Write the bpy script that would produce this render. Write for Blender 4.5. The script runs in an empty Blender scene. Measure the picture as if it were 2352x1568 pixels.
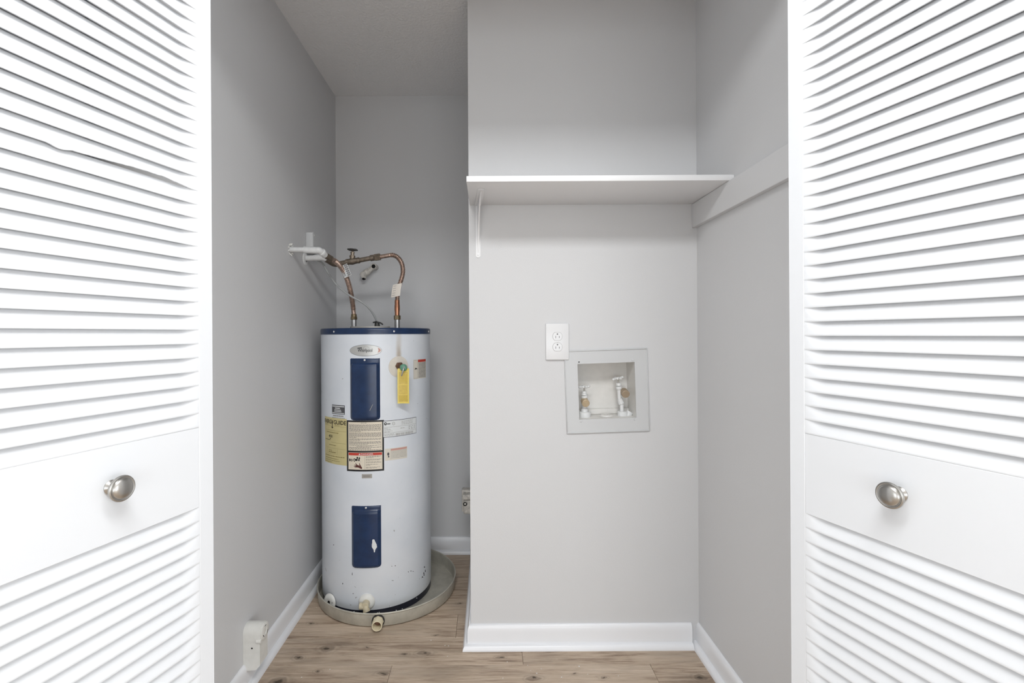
import bpy, bmesh, math, random
from mathutils import Vector, Matrix
random.seed(7)
S = bpy.context.scene
C = S.collection
PI = math.pi
# ------------------------------------------------------------------ camera, light, exposure
F, CX, CY, TH, H = 1100.0, 1120.0, 768.0, 0.0055, 1.17     # focal px, principal point, roll, eye height
cam = bpy.data.cameras.new('camera'); camo = bpy.data.objects.new('camera', cam); C.objects.link(camo)
cam.sensor_width = 36; cam.lens = 36*F/2352; cam.clip_start = 0.02
cam.shift_x = (1176-CX)/2352; cam.shift_y = -(784-CY)/2352
camo.location = (0, 0, H); camo.rotation_euler = (PI/2, TH, 0)
S.camera = camo
W = bpy.data.worlds.new('world'); S.world = W; W.use_nodes = True
W.node_tree.nodes['Background'].inputs[0].default_value = (0.9, 0.95, 1, 1)
W.node_tree.nodes['Background'].inputs[1].default_value = 0.4
S.view_settings.view_transform = 'Standard'; S.view_settings.look = 'None'
S.view_settings.gamma = 1; S.view_settings.use_curve_mapping = False
S.view_settings.exposure = 0.0
CEIL = 2.455
LIGHTS = [(0.05, -0.02, 1.3, 0.50, 31)]   # unseen ceiling panel added to light the closet: x, y, width x, length y, watts
# unseen windows added to light the closet: wall, centre along the wall, sill, head, width, watts of fill
ADDED_WINS = [('rear', 0.1, 0.10, 1.60, 3.6, 72), ('left', -2.7, 0.20, 2.10, 2.4, 58), ('right', -2.7, 0.20, 2.10, 2.4, 102)]
RX0, RX1, RY0, YF = -4.0, 4.1, -4.2, 0.82   # the room in front of the closet
def area(name, loc, sx, sy, w, col, rot=(0, 0, 0)):
    L = bpy.data.lights.new(name, 'AREA'); L.shape = 'RECTANGLE'; L.size = sx; L.size_y = sy
    L.energy = w; L.color = col
    o = bpy.data.objects.new(name, L); C.objects.link(o); o.location = loc; o.rotation_euler = rot
for (lx, ly, sx, sy, w) in LIGHTS: area('ceiling_panel_lamp', (lx, ly, CEIL-0.034), sx, sy, w, (0.95, 0.98, 1.0))
for (side, c, z0, z1, w, e) in ADDED_WINS:
    loc, rot = {'rear': ((c, RY0+0.02, (z0+z1)/2), (PI/2, 0, 0)), 'left': ((RX0+0.02, c, (z0+z1)/2), (PI/2, 0, -PI/2)), 'right': ((RX1-0.02, c, (z0+z1)/2), (PI/2, 0, PI/2))}[side]
    area('window_daylight', loc, w, z1-z0, e, (0.915, 0.965, 1.0), rot)  # fill lamp standing in each added, unseen window

# ------------------------------------------------------------------ helpers
def unroll(px, py):
    dx, dy = px-CX, py-CY
    return dx-TH*dy, dy+TH*dx
def at(px, py, Y):
    dx, dy = unroll(px, py)
    return Vector((dx*Y/F, Y, H-dy*Y/F))
def lin(c): return c/12.92 if c <= 0.04045 else ((c+0.055)/1.055)**2.4
def rgb(r, g, b): return (lin(r/255), lin(g/255), lin(b/255), 1)

class NT:
    def __init__(s, name):
        s.m = bpy.data.materials.new(name); s.m.use_nodes = True
        s.t = s.m.node_tree; s.b = s.t.nodes['Principled BSDF']
    def n(s, typ, **kw):
        o = s.t.nodes.new(typ)
        for k, v in kw.items(): setattr(o, k, v)
        return o
    def l(s, a, b): s.t.links.new(a, b)
    def math(s, op, a, b=None, c=None):
        o = s.n('ShaderNodeMath', operation=op)
        for i, v in enumerate((a, b, c)):
            if v is None: continue
            if isinstance(v, (int, float)): o.inputs[i].default_value = v
            else: s.l(v, o.inputs[i])
        return o.outputs[0]
    def noise(s, vec, scale, detail=3, rough=0.5, dist=0):
        o = s.n('ShaderNodeTexNoise'); s.l(vec, o.inputs['Vector'])
        o.inputs['Scale'].default_value = scale; o.inputs['Detail'].default_value = detail
        o.inputs['Roughness'].default_value = rough; o.inputs['Distortion'].default_value = dist
        return o.outputs[0]
    def ramp(s, fac, stops):
        o = s.n('ShaderNodeValToRGB'); s.l(fac, o.inputs[0])
        e = o.color_ramp.elements
        while len(e) < len(stops): e.new(0.5)
        for i, (p, c) in enumerate(stops): e[i].position = p; e[i].color = c
        return o.outputs[0]
    def mix(s, fac, a, b):
        o = s.n('ShaderNodeMix', data_type='RGBA')
        for sock, v in ((o.inputs[0], fac), (o.inputs[6], a), (o.inputs[7], b)):
            if isinstance(v, (int, float)): sock.default_value = v
            elif isinstance(v, tuple): sock.default_value = v
            else: s.l(v, sock)
        return o.outputs[2]
    def bump(s, h, strength, dist=0.001):
        o = s.n('ShaderNodeBump'); s.l(h, o.inputs['Height'])
        o.inputs['Strength'].default_value = strength; o.inputs['Distance'].default_value = dist
        s.l(o.outputs[0], s.b.inputs['Normal'])
    def coord(s, k='Object'): return s.n('ShaderNodeTexCoord').outputs[k]

def mat(name, col, rough=0.5, metal=0.0, var=0.0, vscale=20, bump=0.0, bscale=200, spec=0.5, bdist=0.001):
    t = NT(name); b = t.b
    b.inputs['Roughness'].default_value = rough; b.inputs['Metallic'].default_value = metal
    b.inputs['Specular IOR Level'].default_value = spec
    b.inputs['Base Color'].default_value = col
    co = t.coord()
    if var:
        f = t.noise(co, vscale, 5, 0.6)
        lo = tuple(c*(1-var) for c in col[:3])+(1,); hi = tuple(min(1, c*(1+var*0.6)) for c in col[:3])+(1,)
        t.l(t.ramp(f, [(0.3, lo), (0.7, hi)]), b.inputs['Base Color'])
    if bump: t.bump(t.noise(co, bscale, 3, 0.5), bump, bdist)
    return t.m

M = {}
M['wall'] = mat('grey_wall_paint', rgb(213, 213, 214), 0.55, bump=0.25, bscale=260, spec=0.3)
M['room_wall'] = mat('pale_room_wall_paint', rgb(236, 236, 236), 0.6, spec=0.3)
M['ceiling'] = mat('textured_ceiling_paint', rgb(243, 243, 244), 0.8, bump=0.9, bscale=95, spec=0.2, bdist=0.004)
M['trim'] = mat('white_trim_paint', rgb(238, 239, 242), 0.3, bump=0.12, bscale=60, spec=0.5)
M['door'] = mat('white_door_paint', rgb(217, 219, 222), 0.38, bump=0.12, bscale=45, spec=0.4)
M['cleat'] = mat('cleat_paint', rgb(216, 216, 217), 0.45, spec=0.4)
M['shelf'] = mat('shelf_paint', rgb(238, 238, 239), 0.4, bump=0.1, bscale=50)
M['nickel'] = mat('brushed_nickel', rgb(178, 176, 172), 0.3, 1.0)
M['navy'] = mat('navy_enamel', rgb(30, 52, 88), 0.28, 0.0, var=0.25, vscale=30, bump=0.06, bscale=25)
M['dark_navy'] = mat('dark_navy_enamel', rgb(20, 24, 42), 0.35)
M['black'] = mat('black_print', rgb(28, 28, 30), 0.5)
M['dark'] = mat('dark_hole', rgb(12, 11, 10), 0.9)
M['grey_print'] = mat('grey_print', rgb(128, 122, 116), 0.5)
M['soft_print'] = mat('soft_grey_print', rgb(160, 158, 154), 0.5)
M['olive_print'] = mat('olive_print', rgb(140, 126, 76), 0.5)
M['dark_olive'] = mat('dark_olive_print', rgb(62, 54, 40), 0.5)
M['amber_print'] = mat('amber_print', rgb(206, 178, 66), 0.5)
M['red_print'] = mat('red_print', rgb(196, 62, 48), 0.5)
M['faded_red'] = mat('faded_red_print', rgb(205, 158, 148), 0.5)
M['hand_print'] = mat('maroon_print', rgb(92, 48, 44), 0.5)
M['yellow'] = mat('yellow_label_paper', rgb(210, 198, 146), 0.5, var=0.06, vscale=25)
M['cream'] = mat('cream_label_paper', rgb(228, 218, 200), 0.45)
M['pale_cream'] = mat('pale_label_paper', rgb(222, 216, 204), 0.5)
M['label_white'] = mat('white_label_film', rgb(226, 229, 230), 0.35)
M['silver'] = mat('silver_foil', rgb(200, 200, 198), 0.4, 0.5)
M['grey_tag'] = mat('grey_metal_tag', rgb(172, 168, 162), 0.5, 0.2)
M['charcoal'] = mat('charcoal_label', rgb(84, 84, 88), 0.5)
M['tag_yellow'] = mat('yellow_hang_tag', rgb(236, 214, 112), 0.45, var=0.05, vscale=60)
M['green'] = mat('oxidised_green_plastic', rgb(104, 156, 132), 0.5, var=0.2, vscale=90)
M['brown_brass'] = mat('oxidised_brass', rgb(122, 92, 76), 0.45, 0.6, var=0.3, vscale=90)
M['dark_brass'] = mat('dark_tarnished_brass', rgb(138, 126, 112), 0.42, 0.65, var=0.4, vscale=60)
M['handwheel'] = mat('dark_iron', rgb(84, 84, 82), 0.5, 0.5, var=0.3, vscale=90)
M['copper'] = mat('aged_copper', rgb(188, 164, 150), 0.32, 0.8, var=0.35, vscale=40)
M['bright_copper'] = mat('copper_sleeve', rgb(186, 132, 104), 0.26, 0.9, var=0.25, vscale=30)
M['brass_nut'] = mat('brass_nut', rgb(134, 118, 92), 0.4, 0.7, var=0.3, vscale=80)
M['galv'] = mat('galvanised_steel', rgb(190, 190, 190), 0.35, 0.9, var=0.15, vscale=60)
M['pipe_white'] = mat('white_painted_pipe', rgb(226, 227, 227), 0.4, var=0.06, vscale=60, bump=0.3, bscale=60)
M['cable'] = mat('grey_cable_sheath', rgb(172, 174, 174), 0.45)
M['plastic'] = mat('white_plastic', rgb(228, 228, 229), 0.25)
M['box_paint'] = mat('old_white_paint', rgb(228, 227, 222), 0.4, var=0.05, vscale=40, bump=0.3, bscale=50)
M['grimy'] = mat('grimy_painted_metal', rgb(212, 207, 199), 0.5, var=0.35, vscale=70, bump=0.4, bscale=90)
M['frame_grey'] = mat('painted_box_frame', rgb(205, 206, 207), 0.4, spec=0.4)
M['box_inner'] = mat('washer_box_enamel', rgb(226, 224, 220), 0.35, var=0.04, vscale=30)
M['tan_cap'] = mat('tan_brass_cap', rgb(196, 176, 146), 0.45, 0.2, var=0.12, vscale=90)
M['tan_dark'] = mat('dull_tan_cap', rgb(168, 150, 128), 0.5, 0.2, var=0.12, vscale=90)
M['beige'] = mat('beige_plastic', rgb(206, 194, 166), 0.4, var=0.08, vscale=60)
M['pvc'] = mat('cream_pvc', rgb(228, 216, 186), 0.35, var=0.05, vscale=60)
M['screw'] = mat('screw_head', rgb(222, 222, 222), 0.3, 0.3)
M['rubber'] = mat('black_rubber', rgb(38, 34, 32), 0.7)
M['lamp_frame'] = mat('white_lamp_frame', rgb(235, 235, 235), 0.5)
t = NT('lamp_diffuser'); t.b.inputs['Base Color'].default_value = (0.9, 0.9, 0.9, 1)
t.b.inputs['Emission Color'].default_value = (1, 0.985, 0.965, 1); t.b.inputs['Emission Strength'].default_value = 4
M['diffuser'] = t.m

t = NT('window_glass'); t.b.inputs['Roughness'].default_value = 0.02; t.b.inputs['Transmission Weight'].default_value = 1.0; M['glass'] = t.m

class MB:
    """collects faces in world space; build() links them as one mesh object"""
    def __init__(s): s.v = []; s.f = []
    def add(s, vs, fs, Mx=None):
        k = len(s.v)
        s.v += [tuple(Mx @ Vector(p)) if Mx is not None else tuple(p) for p in vs]
        s.f += [tuple(i+k for i in f) for f in fs]
        return s
    def box(s, a, b, Mx=None, bev=0.0, seg=2):
        bm = bmesh.new()
        r = bmesh.ops.create_cube(bm, size=1)
        for v in bm.verts:
            v.co = Vector([a[i]+(v.co[i]+0.5)*(b[i]-a[i]) for i in range(3)])
        if bev: bmesh.ops.bevel(bm, geom=bm.edges[:]+bm.verts[:], offset=bev, segments=seg, affect='EDGES', profile=0.5)
        bm.verts.index_update()
        s.add([v.co[:] for v in bm.verts], [[v.index for v in f.verts] for f in bm.faces], Mx); bm.free(); return s
    def lathe(s, prof, n=32, Mx=None, cap0=False, cap1=False):
        vs, fs = [], []
        for (r, z) in prof:
            for i in range(n):
                a = 2*PI*i/n; vs.append((r*math.cos(a), r*math.sin(a), z))
        for j in range(len(prof)-1):
            for i in range(n):
                k = (i+1) % n
                fs.append((j*n+i, j*n+k, (j+1)*n+k, (j+1)*n+i))
        if cap0: fs.append(tuple(range(n))[::-1])
        if cap1: fs.append(tuple((len(prof)-1)*n+i for i in range(n)))
        return s.add(vs, fs, Mx)
    def cyl(s, p, q, r, r2=None, n=20, bev=0.0):
        p, q = Vector(p), Vector(q); L = (q-p).length; r2 = r if r2 is None else r2
        prof = [(r-bev, 0), (r, bev), (r2, L-bev), (r2-bev, L)] if bev else [(r, 0), (r2, L)]
        return s.lathe(prof, n, frame(p, q-p), True, True)
    def hexa(s, p, q, r): return s.cyl(p, q, r, n=6, bev=r*0.08)
    def tube(s, pts, rad, n=14, caps=True):
        P = [Vector(p) for p in pts]; vs, fs = [], []
        up = Vector((0.13, 0.31, 0.94)); prev = None
        for i, p in enumerate(P):
            tng = (P[min(i+1, len(P)-1)]-P[max(i-1, 0)]).normalized()
            if prev is None: a = tng.cross(up).normalized()
            else: a = (prev - tng*prev.dot(tng)).normalized()
            prev = a; b = tng.cross(a)
            r = rad[i] if isinstance(rad, (list, tuple)) else rad
            for k in range(n):
                w = 2*PI*k/n; vs.append(p+a*math.cos(w)*r+b*math.sin(w)*r)
        for i in range(len(P)-1):
            for k in range(n):
                m = (k+1) % n; fs.append((i*n+k, i*n+m, (i+1)*n+m, (i+1)*n+k))
        if caps: fs.append(tuple(range(n))[::-1]); fs.append(tuple((len(P)-1)*n+k for k in range(n)))
        return s.add(vs, fs)
    def prism(s, poly, d0, d1, Mx):
        """polygon in local xy, from z=d0 to d1"""
        n = len(poly); vs = [(x, y, d0) for x, y in poly]+[(x, y, d1) for x, y in poly]
        fs = [tuple(range(n))[::-1], tuple(range(n, 2*n))]+[(i, (i+1) % n, n+(i+1) % n, n+i) for i in range(n)]
        return s.add(vs, fs, Mx)
    def grid(s, rows):
        n = len(rows[0]); vs = [p for r in rows for p in r]
        fs = [(j*n+i, j*n+i+1, (j+1)*n+i+1, (j+1)*n+i) for j in range(len(rows)-1) for i in range(n-1)]
        return s.add(vs, fs)
    def mesh(s, name, smooth=True, angle=38, off=None, recalc=True):
        me = bpy.data.meshes.new(name)
        o = off or Vector((0, 0, 0))
        me.from_pydata([(p[0]-o[0], p[1]-o[1], p[2]-o[2]) for p in s.v], [], s.f); me.update()
        bm = bmesh.new(); bm.from_mesh(me)
        if recalc: bmesh.ops.recalc_face_normals(bm, faces=bm.faces[:])
        for f in bm.faces: f.smooth = smooth
        if smooth:
            for e in bm.edges:
                e.smooth = not (len(e.link_faces) == 2 and e.calc_face_angle(0) > math.radians(angle))
        bm.to_mesh(me); bm.free(); return me

def frame(p, axis):
    """matrix whose z axis runs along axis, origin p"""
    z = Vector(axis).normalized()
    x = Vector((0, 0, 1)).cross(z)
    x = Vector((1, 0, 0)) if x.length < 1e-4 else x.normalized()
    y = z.cross(x)
    return Matrix(((x[0], y[0], z[0], p[0]), (x[1], y[1], z[1], p[1]), (x[2], y[2], z[2], p[2]), (0, 0, 0, 1)))
BASE = {}
def link(o): C.objects.link(o); return o
def tag(o, label=None, cat=None, group=None, kind=None):
    for k, v in (('label', label), ('category', cat), ('group', group), ('kind', kind)):
        if v: o[k] = v
    return o
def root(name, loc, label=None, cat=None, group=None, kind=None):
    o = link(bpy.data.objects.new(name, None)); o.location = loc; o.empty_display_size = 0.05
    BASE[o.name] = Vector(loc); return tag(o, label, cat, group, kind)
def part(name, mb, m, parent, label=None, **kw):
    b = BASE[parent.name]
    o = link(bpy.data.objects.new(name, mb.mesh(name, off=b, **kw))); o.data.materials.append(M[m] if isinstance(m, str) else m)
    o.parent = parent
    if parent.type == 'MESH' and parent.parent is None: pass
    BASE[o.name] = b
    if label: o['label'] = label
    return o
def solo(name, mb, m, loc, label=None, cat=None, group=None, kind=None, **kw):
    loc = Vector(loc)
    o = link(bpy.data.objects.new(name, mb.mesh(name, off=loc, **kw))); o.data.materials.append(M[m] if isinstance(m, str) else m)
    o.location = loc; BASE[o.name] = loc
    return tag(o, label, cat, group, kind)
def struct(name, mb, m, loc=(0, 0, 0), **kw): return solo(name, mb, m, loc, kind='structure', **kw)
def spline(pts, n=12):
    P = [Vector(p) for p in pts]; out = []
    P = [2*P[0]-P[1]]+P+[2*P[-1]-P[-2]]
    for i in range(1, len(P)-2):
        for k in range(n):
            t = k/n; a, b, c, d = P[i-1], P[i], P[i+1], P[i+2]
            out.append(0.5*((2*b)+(c-a)*t+(2*a-5*b+4*c-d)*t*t+(3*b-a-3*c+d)*t**3))
    out.append(P[-2]); return out
def resample(pts, step):
    out = [pts[0]]; acc = 0
    for a, b in zip(pts, pts[1:]):
        L = (b-a).length
        while acc+L >= step:
            t = (step-acc)/L; a = a.lerp(b, t); out.append(a); L = (b-a).length; acc = 0
        acc += L
    out.append(pts[-1]); return out

# ------------------------------------------------------------------ dimensions of the closet (metres)
XL, XR, XC = -0.812, 0.787, -0.0686       # left wall, right wall, corner of the projecting wall
YC, YB, YD = 1.797, 2.575, 0.88           # projecting wall, back wall, door track
T = 0.1

# ------------------------------------------------------------------ shell
struct('wall_left', MB().box((XL-T, YF+0.12, 0), (XL, YB+T, CEIL)), 'wall')
struct('wall_back', MB().box((XL, YB, 0), (XC+T, YB+T, CEIL)), 'wall')
struct('wall_right', MB().box((XR, YF+0.12, 0), (XR+T, YB+T, CEIL)), 'wall')
# projecting wall, with the recess for the washer box
WBX, WBZ, WBH = 0.4455, 0.957, 0.118
m = MB()
m.box((XC, YC, 0), (WBX-WBH, YC+0.13, CEIL)).box((WBX+WBH, YC, 0), (XR, YC+0.13, CEIL))
m.box((WBX-WBH, YC, 0), (WBX+WBH, YC+0.13, WBZ-WBH)).box((WBX-WBH, YC, WBZ+WBH), (WBX+WBH, YC+0.13, CEIL))
m.box((XC, YC+0.13, 0), (XR, YB, CEIL))
struct('wall_center', m, 'wall')
m = MB().box((RX0, YF, 0), (-0.737, YF+0.12, CEIL)).box((0.790, YF, 0), (RX1, YF+0.12, CEIL)).box((-0.737, YF, 2.18), (0.790, YF+0.12, CEIL))
struct('wall_front', m, 'room_wall')
for n_, (side, c, z0, z1, w, e_) in enumerate(ADDED_WINS):
    # wall in local coordinates: u along the wall, v = depth behind the wall face, z up
    if side == 'rear': Mw = Matrix.Translation((0, RY0, 0)) @ Matrix.Diagonal((1, -1, 1, 1)); ua, ub = RX0-T, RX1+T
    elif side == 'left': Mw = Matrix(((0, -1, 0, RX0), (1, 0, 0, 0), (0, 0, 1, 0), (0, 0, 0, 1))); ua, ub = RY0, YF
    else: Mw = Matrix(((0, 1, 0, RX1), (1, 0, 0, 0), (0, 0, 1, 0), (0, 0, 0, 1))); ua, ub = RY0, YF
    u0, u1 = c-w/2, c+w/2
    m = MB().box((ua, 0, 0), (u0, T, CEIL), Mw).box((u1, 0, 0), (ub, T, CEIL), Mw).box((u0, 0, 0), (u1, T, z0), Mw).box((u0, 0, z1), (u1, T, CEIL), Mw)
    struct('wall_room_'+side, m, 'room_wall')
    win = root('window_%d' % (n_+1), Mw @ Vector((c, T/2, z0)), kind='structure')  # unseen window, added only to light the closet
    m = MB(); h = 0.05
    for a, b in (((u0, z0), (u1, z0+h)), ((u0, z1-h), (u1, z1)), ((u0, z0+h), (u0+h, z1-h)), ((u1-h, z0+h), (u1, z1-h)), ((c-h/2, z0+h), (c+h/2, z1-h))):
        m.box((a[0], 0.03, a[1]), (b[0], 0.08, b[1]), Mw, 0.004, 1)
    part('window_frame', m, 'trim', win)
    for a, b in ((u0+h, c-h/2), (c+h/2, u1-h)):
        part('pane', MB().box((a, 0.053, z0+h), (b, 0.058, z1-h), Mw), 'glass', win)
struct('ceiling', MB().box((RX0-T, RY0-T, CEIL), (RX1+T, YB+T, CEIL+T)), 'ceiling')

# ------------------------------------------------------------------ plank floor
def wood():
    t = NT('weathered_oak_plank'); co = t.coord()
    oi = t.n('ShaderNodeObjectInfo')
    off = t.n('ShaderNodeCombineXYZ'); 
    t.l(t.math('MULTIPLY', oi.outputs['Random'], 37.0), off.inputs[0]); t.l(t.math('MULTIPLY', oi.outputs['Random'], 91.0), off.inputs[1])
    add = t.n('ShaderNodeVectorMath', operation='ADD'); t.l(co, add.inputs[0]); t.l(off.outputs[0], add.inputs[1])
    def scaled(sx, sy):
        o = t.n('ShaderNodeVectorMath', operation='MULTIPLY'); t.l(add.outputs[0], o.inputs[0]); o.inputs[1].default_value = (sx, sy, 1); return o.outputs[0]
    big = t.noise(scaled(2.0, 10), 1.0, 4, 0.6, 0.8)
    grain = t.noise(scaled(4.5, 85), 1.0, 7, 0.72, 0.9)
    fine = t.noise(scaled(14, 330), 1.0, 5, 0.75, 0.4)
    f = t.math('ADD', t.math('ADD', t.math('MULTIPLY', big, 0.34), t.math('MULTIPLY', grain, 0.46)), t.math('MULTIPLY', fine, 0.20))
    col = t.ramp(f, [(0.34, rgb(98, 80, 66)), (0.43, rgb(150, 129, 110)), (0.50, rgb(180, 160, 139)), (0.57, rgb(194, 175, 155)), (0.68, rgb(212, 196, 178))])
    # grey weathered clouds
    cl = t.ramp(t.noise(scaled(3.2, 13), 1.0, 3, 0.5, 0.5), [(0.50, (0, 0, 0, 1)), (0.72, (1, 1, 1, 1))])
    col = t.mix(t.math('MULTIPLY', cl, 0.5), col, rgb(128, 116, 102))
    # knots, each at its own place on the floor: x, y, size
    pos = t.n('ShaderNodeNewGeometry').outputs['Position']
    nz = t.n('ShaderNodeTexNoise'); t.l(pos, nz.inputs['Vector']); nz.inputs['Scale'].default_value = 26; nz.inputs['Detail'].default_value = 4
    wsub = t.n('ShaderNodeVectorMath', operation='SUBTRACT'); t.l(nz.outputs[1], wsub.inputs[0]); wsub.inputs[1].default_value = (0.5, 0.5, 0.5)
    wsc = t.n('ShaderNodeVectorMath', operation='MULTIPLY'); t.l(wsub.outputs[0], wsc.inputs[0]); wsc.inputs[1].default_value = (0.045, 0.030, 0)
    wp = t.n('ShaderNodeVectorMath', operation='ADD'); t.l(pos, wp.inputs[0]); t.l(wsc.outputs[0], wp.inputs[1])
    k = None
    for (px, py, r) in [(752, 1489, 0.040), (976, 1500, 0.034), (931, 1503, 0.016), (713, 1431, 0.020), (638, 1565, 0.046), (1225, 1557, 0.030), (1611, 1556, 0.030), (879, 1547, 0.026), (845, 1486, 0.008), (1320, 1546, 0.009), (686, 1511, 0.022), (1001, 1457, 0.012), (1385, 1556, 0.016), (1056, 1385, 0.018), (1150, 1510, 0.020), (730, 1540, 0.016)]:
        dx, dy = unroll(px, py); Y = F*H/dy
        d_ = t.n('ShaderNodeVectorMath', operation='SUBTRACT'); t.l(wp.outputs[0], d_.inputs[0]); d_.inputs[1].default_value = (dx/F*Y, Y, 0)
        e_ = t.n('ShaderNodeVectorMath', operation='MULTIPLY'); t.l(d_.outputs[0], e_.inputs[0]); e_.inputs[1].default_value = (0.55/r, 1.0/r, 0)
        ln = t.n('ShaderNodeVectorMath', operation='LENGTH'); t.l(e_.outputs[0], ln.inputs[0]); d = ln.outputs['Value']
        ring = t.math('MULTIPLY', t.math('ADD', t.math('SINE', t.math('MULTIPLY', d, 21.0)), 1.0), 0.5)
        core = t.ramp(d, [(0.10, (1, 1, 1, 1)), (0.42, (0, 0, 0, 1))]); halo = t.ramp(d, [(0.25, (1, 1, 1, 1)), (1.0, (0, 0, 0, 1))])
        kk = t.math('ADD', t.math('MULTIPLY', core, 0.62), t.math('MULTIPLY', halo, t.math('ADD', t.math('MULTIPLY', ring, 0.30), 0.10)))
        k = kk if k is None else t.math('MAXIMUM', k, kk)
    col2 = t.mix(k, col, rgb(76, 64, 52))
    ck = t.noise(scaled(9, 150), 1.0, 2, 0.5, 0.3)
    ckm = t.ramp(ck, [(0.66, (0, 0, 0, 1)), (0.76, (1, 1, 1, 1))])
    col3 = t.mix(t.math('MULTIPLY', ckm, 0.6), col2, rgb(74, 60, 48))
    hv = t.n('ShaderNodeHueSaturation'); t.l(col3, hv.inputs['Color']); hv.inputs['Saturation'].default_value = 0.95
    t.l(t.math('ADD', t.math('MULTIPLY', oi.outputs['Random'], 0.14), 1.03), hv.inputs['Value'])
    t.l(hv.outputs[0], t.b.inputs['Base Color'])
    t.b.inputs['Roughness'].default_value = 0.5; t.b.inputs['Specular IOR Level'].default_value = 0.35
    t.bump(t.math('ADD', grain, fine), 0.2, 0.001)
    return t.m
M['wood'] = wood()
M['subfloor'] = mat('dark_subfloor', rgb(66, 56, 48), 0.9)
floor = struct('floor', MB().box((RX0-T, RY0-T, -0.1), (RX1+T, YB+T, -0.0045)), 'subfloor')
def plank(x0, x1, y0, y1):
    g, c = 0.0004, 0.0009
    x0 += g; x1 -= g; y0 += g; y1 -= g
    cx, cy = (x0+x1)/2, (y0+y1)/2
    vs = [(x, y, z) for z, e in ((-0.0045, 0), (-c, 0), (0, c)) for x, y in ((x0+e-cx, y0+e-cy), (x1-e-cx, y0+e-cy), (x1-e-cx, y1-e-cy), (x0+e-cx, y1-e-cy))]
    fs = [(3, 2, 1, 0), (8, 9, 10, 11)]
    for k in (0, 4): fs += [(k+i, k+(i+1) % 4, k+4+(i+1) % 4, k+4+i) for i in range(4)]
    o = link(bpy.data.objects.new('plank', MB().add(vs, fs).mesh('plank', smooth=False, recalc=False)))
    o.data.materials.append(M['wood']); o.parent = floor; o.location = (cx, cy, 0)
PWD, PLN, PY0 = 0.152, 0.914, 1.699
JOINT = {0: 0.12, -1: -0.345, 1: -0.13, 2: -0.62, -2: 0.2}
for k in range(-40, 7):
    y0, y1 = PY0+k*PWD, PY0+(k+1)*PWD
    yc = (y0+y1)/2
    y0, y1 = max(y0, RY0), min(y1, YB)
    if y1-y0 < 0.01: continue
    a, b = (RX0, RX1) if yc < YF+0.06 else ((XL, XR) if yc < YC+0.02 else (XL, XC))
    j = JOINT.get(k, random.uniform(-0.45, 0.45))
    x = j-PLN*6
    while x < b:
        u, v = max(x, a), min(x+PLN, b)
        if v-u > 0.004: plank(u, v, y0, y1)
        x += PLN

# ------------------------------------------------------------------ baseboards with shoe moulding
BPROF = [(0, 0), (0.0125, 0), (0.0125, 0.060), (0.0115, 0.068), (0.0105, 0.074), (0.0085, 0.080), (0.005, 0.085), (0.002, 0.0865), (0, 0.0865)]
SPROF = [(0.0125, 0)]+[(0.0125+0.0175*math.cos(a), 0.020*math.sin(a)) for a in [PI/2*i/8 for i in range(9)]]
def molding(prof, pts):
    """profile (out, up) swept along floor points; out is to the right of travel, mitred"""
    P = [Vector((p[0], p[1])) for p in pts]; rows = []
    for i, p in enumerate(P):
        d0 = (P[i]-P[i-1]).normalized() if i else (P[1]-P[0]).normalized()
        d1 = (P[i+1]-P[i]).normalized() if i < len(P)-1 else d0
        n0, n1 = Vector((d0.y, -d0.x)), Vector((d1.y, -d1.x))
        n = n0+n1; n = n/n.length_squared*2 if n.length > 1e-6 else n0
        rows.append([(p.x+n.x*u, p.y+n.y*u, z) for (u, z) in prof+prof[:1]])
    mb = MB().grid(rows); k = len(prof)
    mb.f.append(tuple(range(k))); q = (len(rows)-1)*(k+1); mb.f.append(tuple(q+i for i in range(k))[::-1])
    return mb
def baseboard(name, pts):
    b = struct(name, molding(BPROF, pts), 'trim', (pts[0][0], pts[0][1], 0), angle=50)
    part('shoe_molding', molding(SPROF, pts), 'trim', b, angle=50)
e = 0.0003
baseboard('baseboard_left', [(XL+e, YF+0.13), (XL+e, YB-e)])
baseboard('baseboard_back', [(XL+0.03, YB-e), (XC-0.03, YB-e)])
baseboard('baseboard_center', [(XC-e, YB-0.03), (XC-e, YC-e), (XR-0.03, YC-e)])
baseboard('baseboard_right', [(XR-e, YC-e), (XR-e, YF+0.13)])

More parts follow.
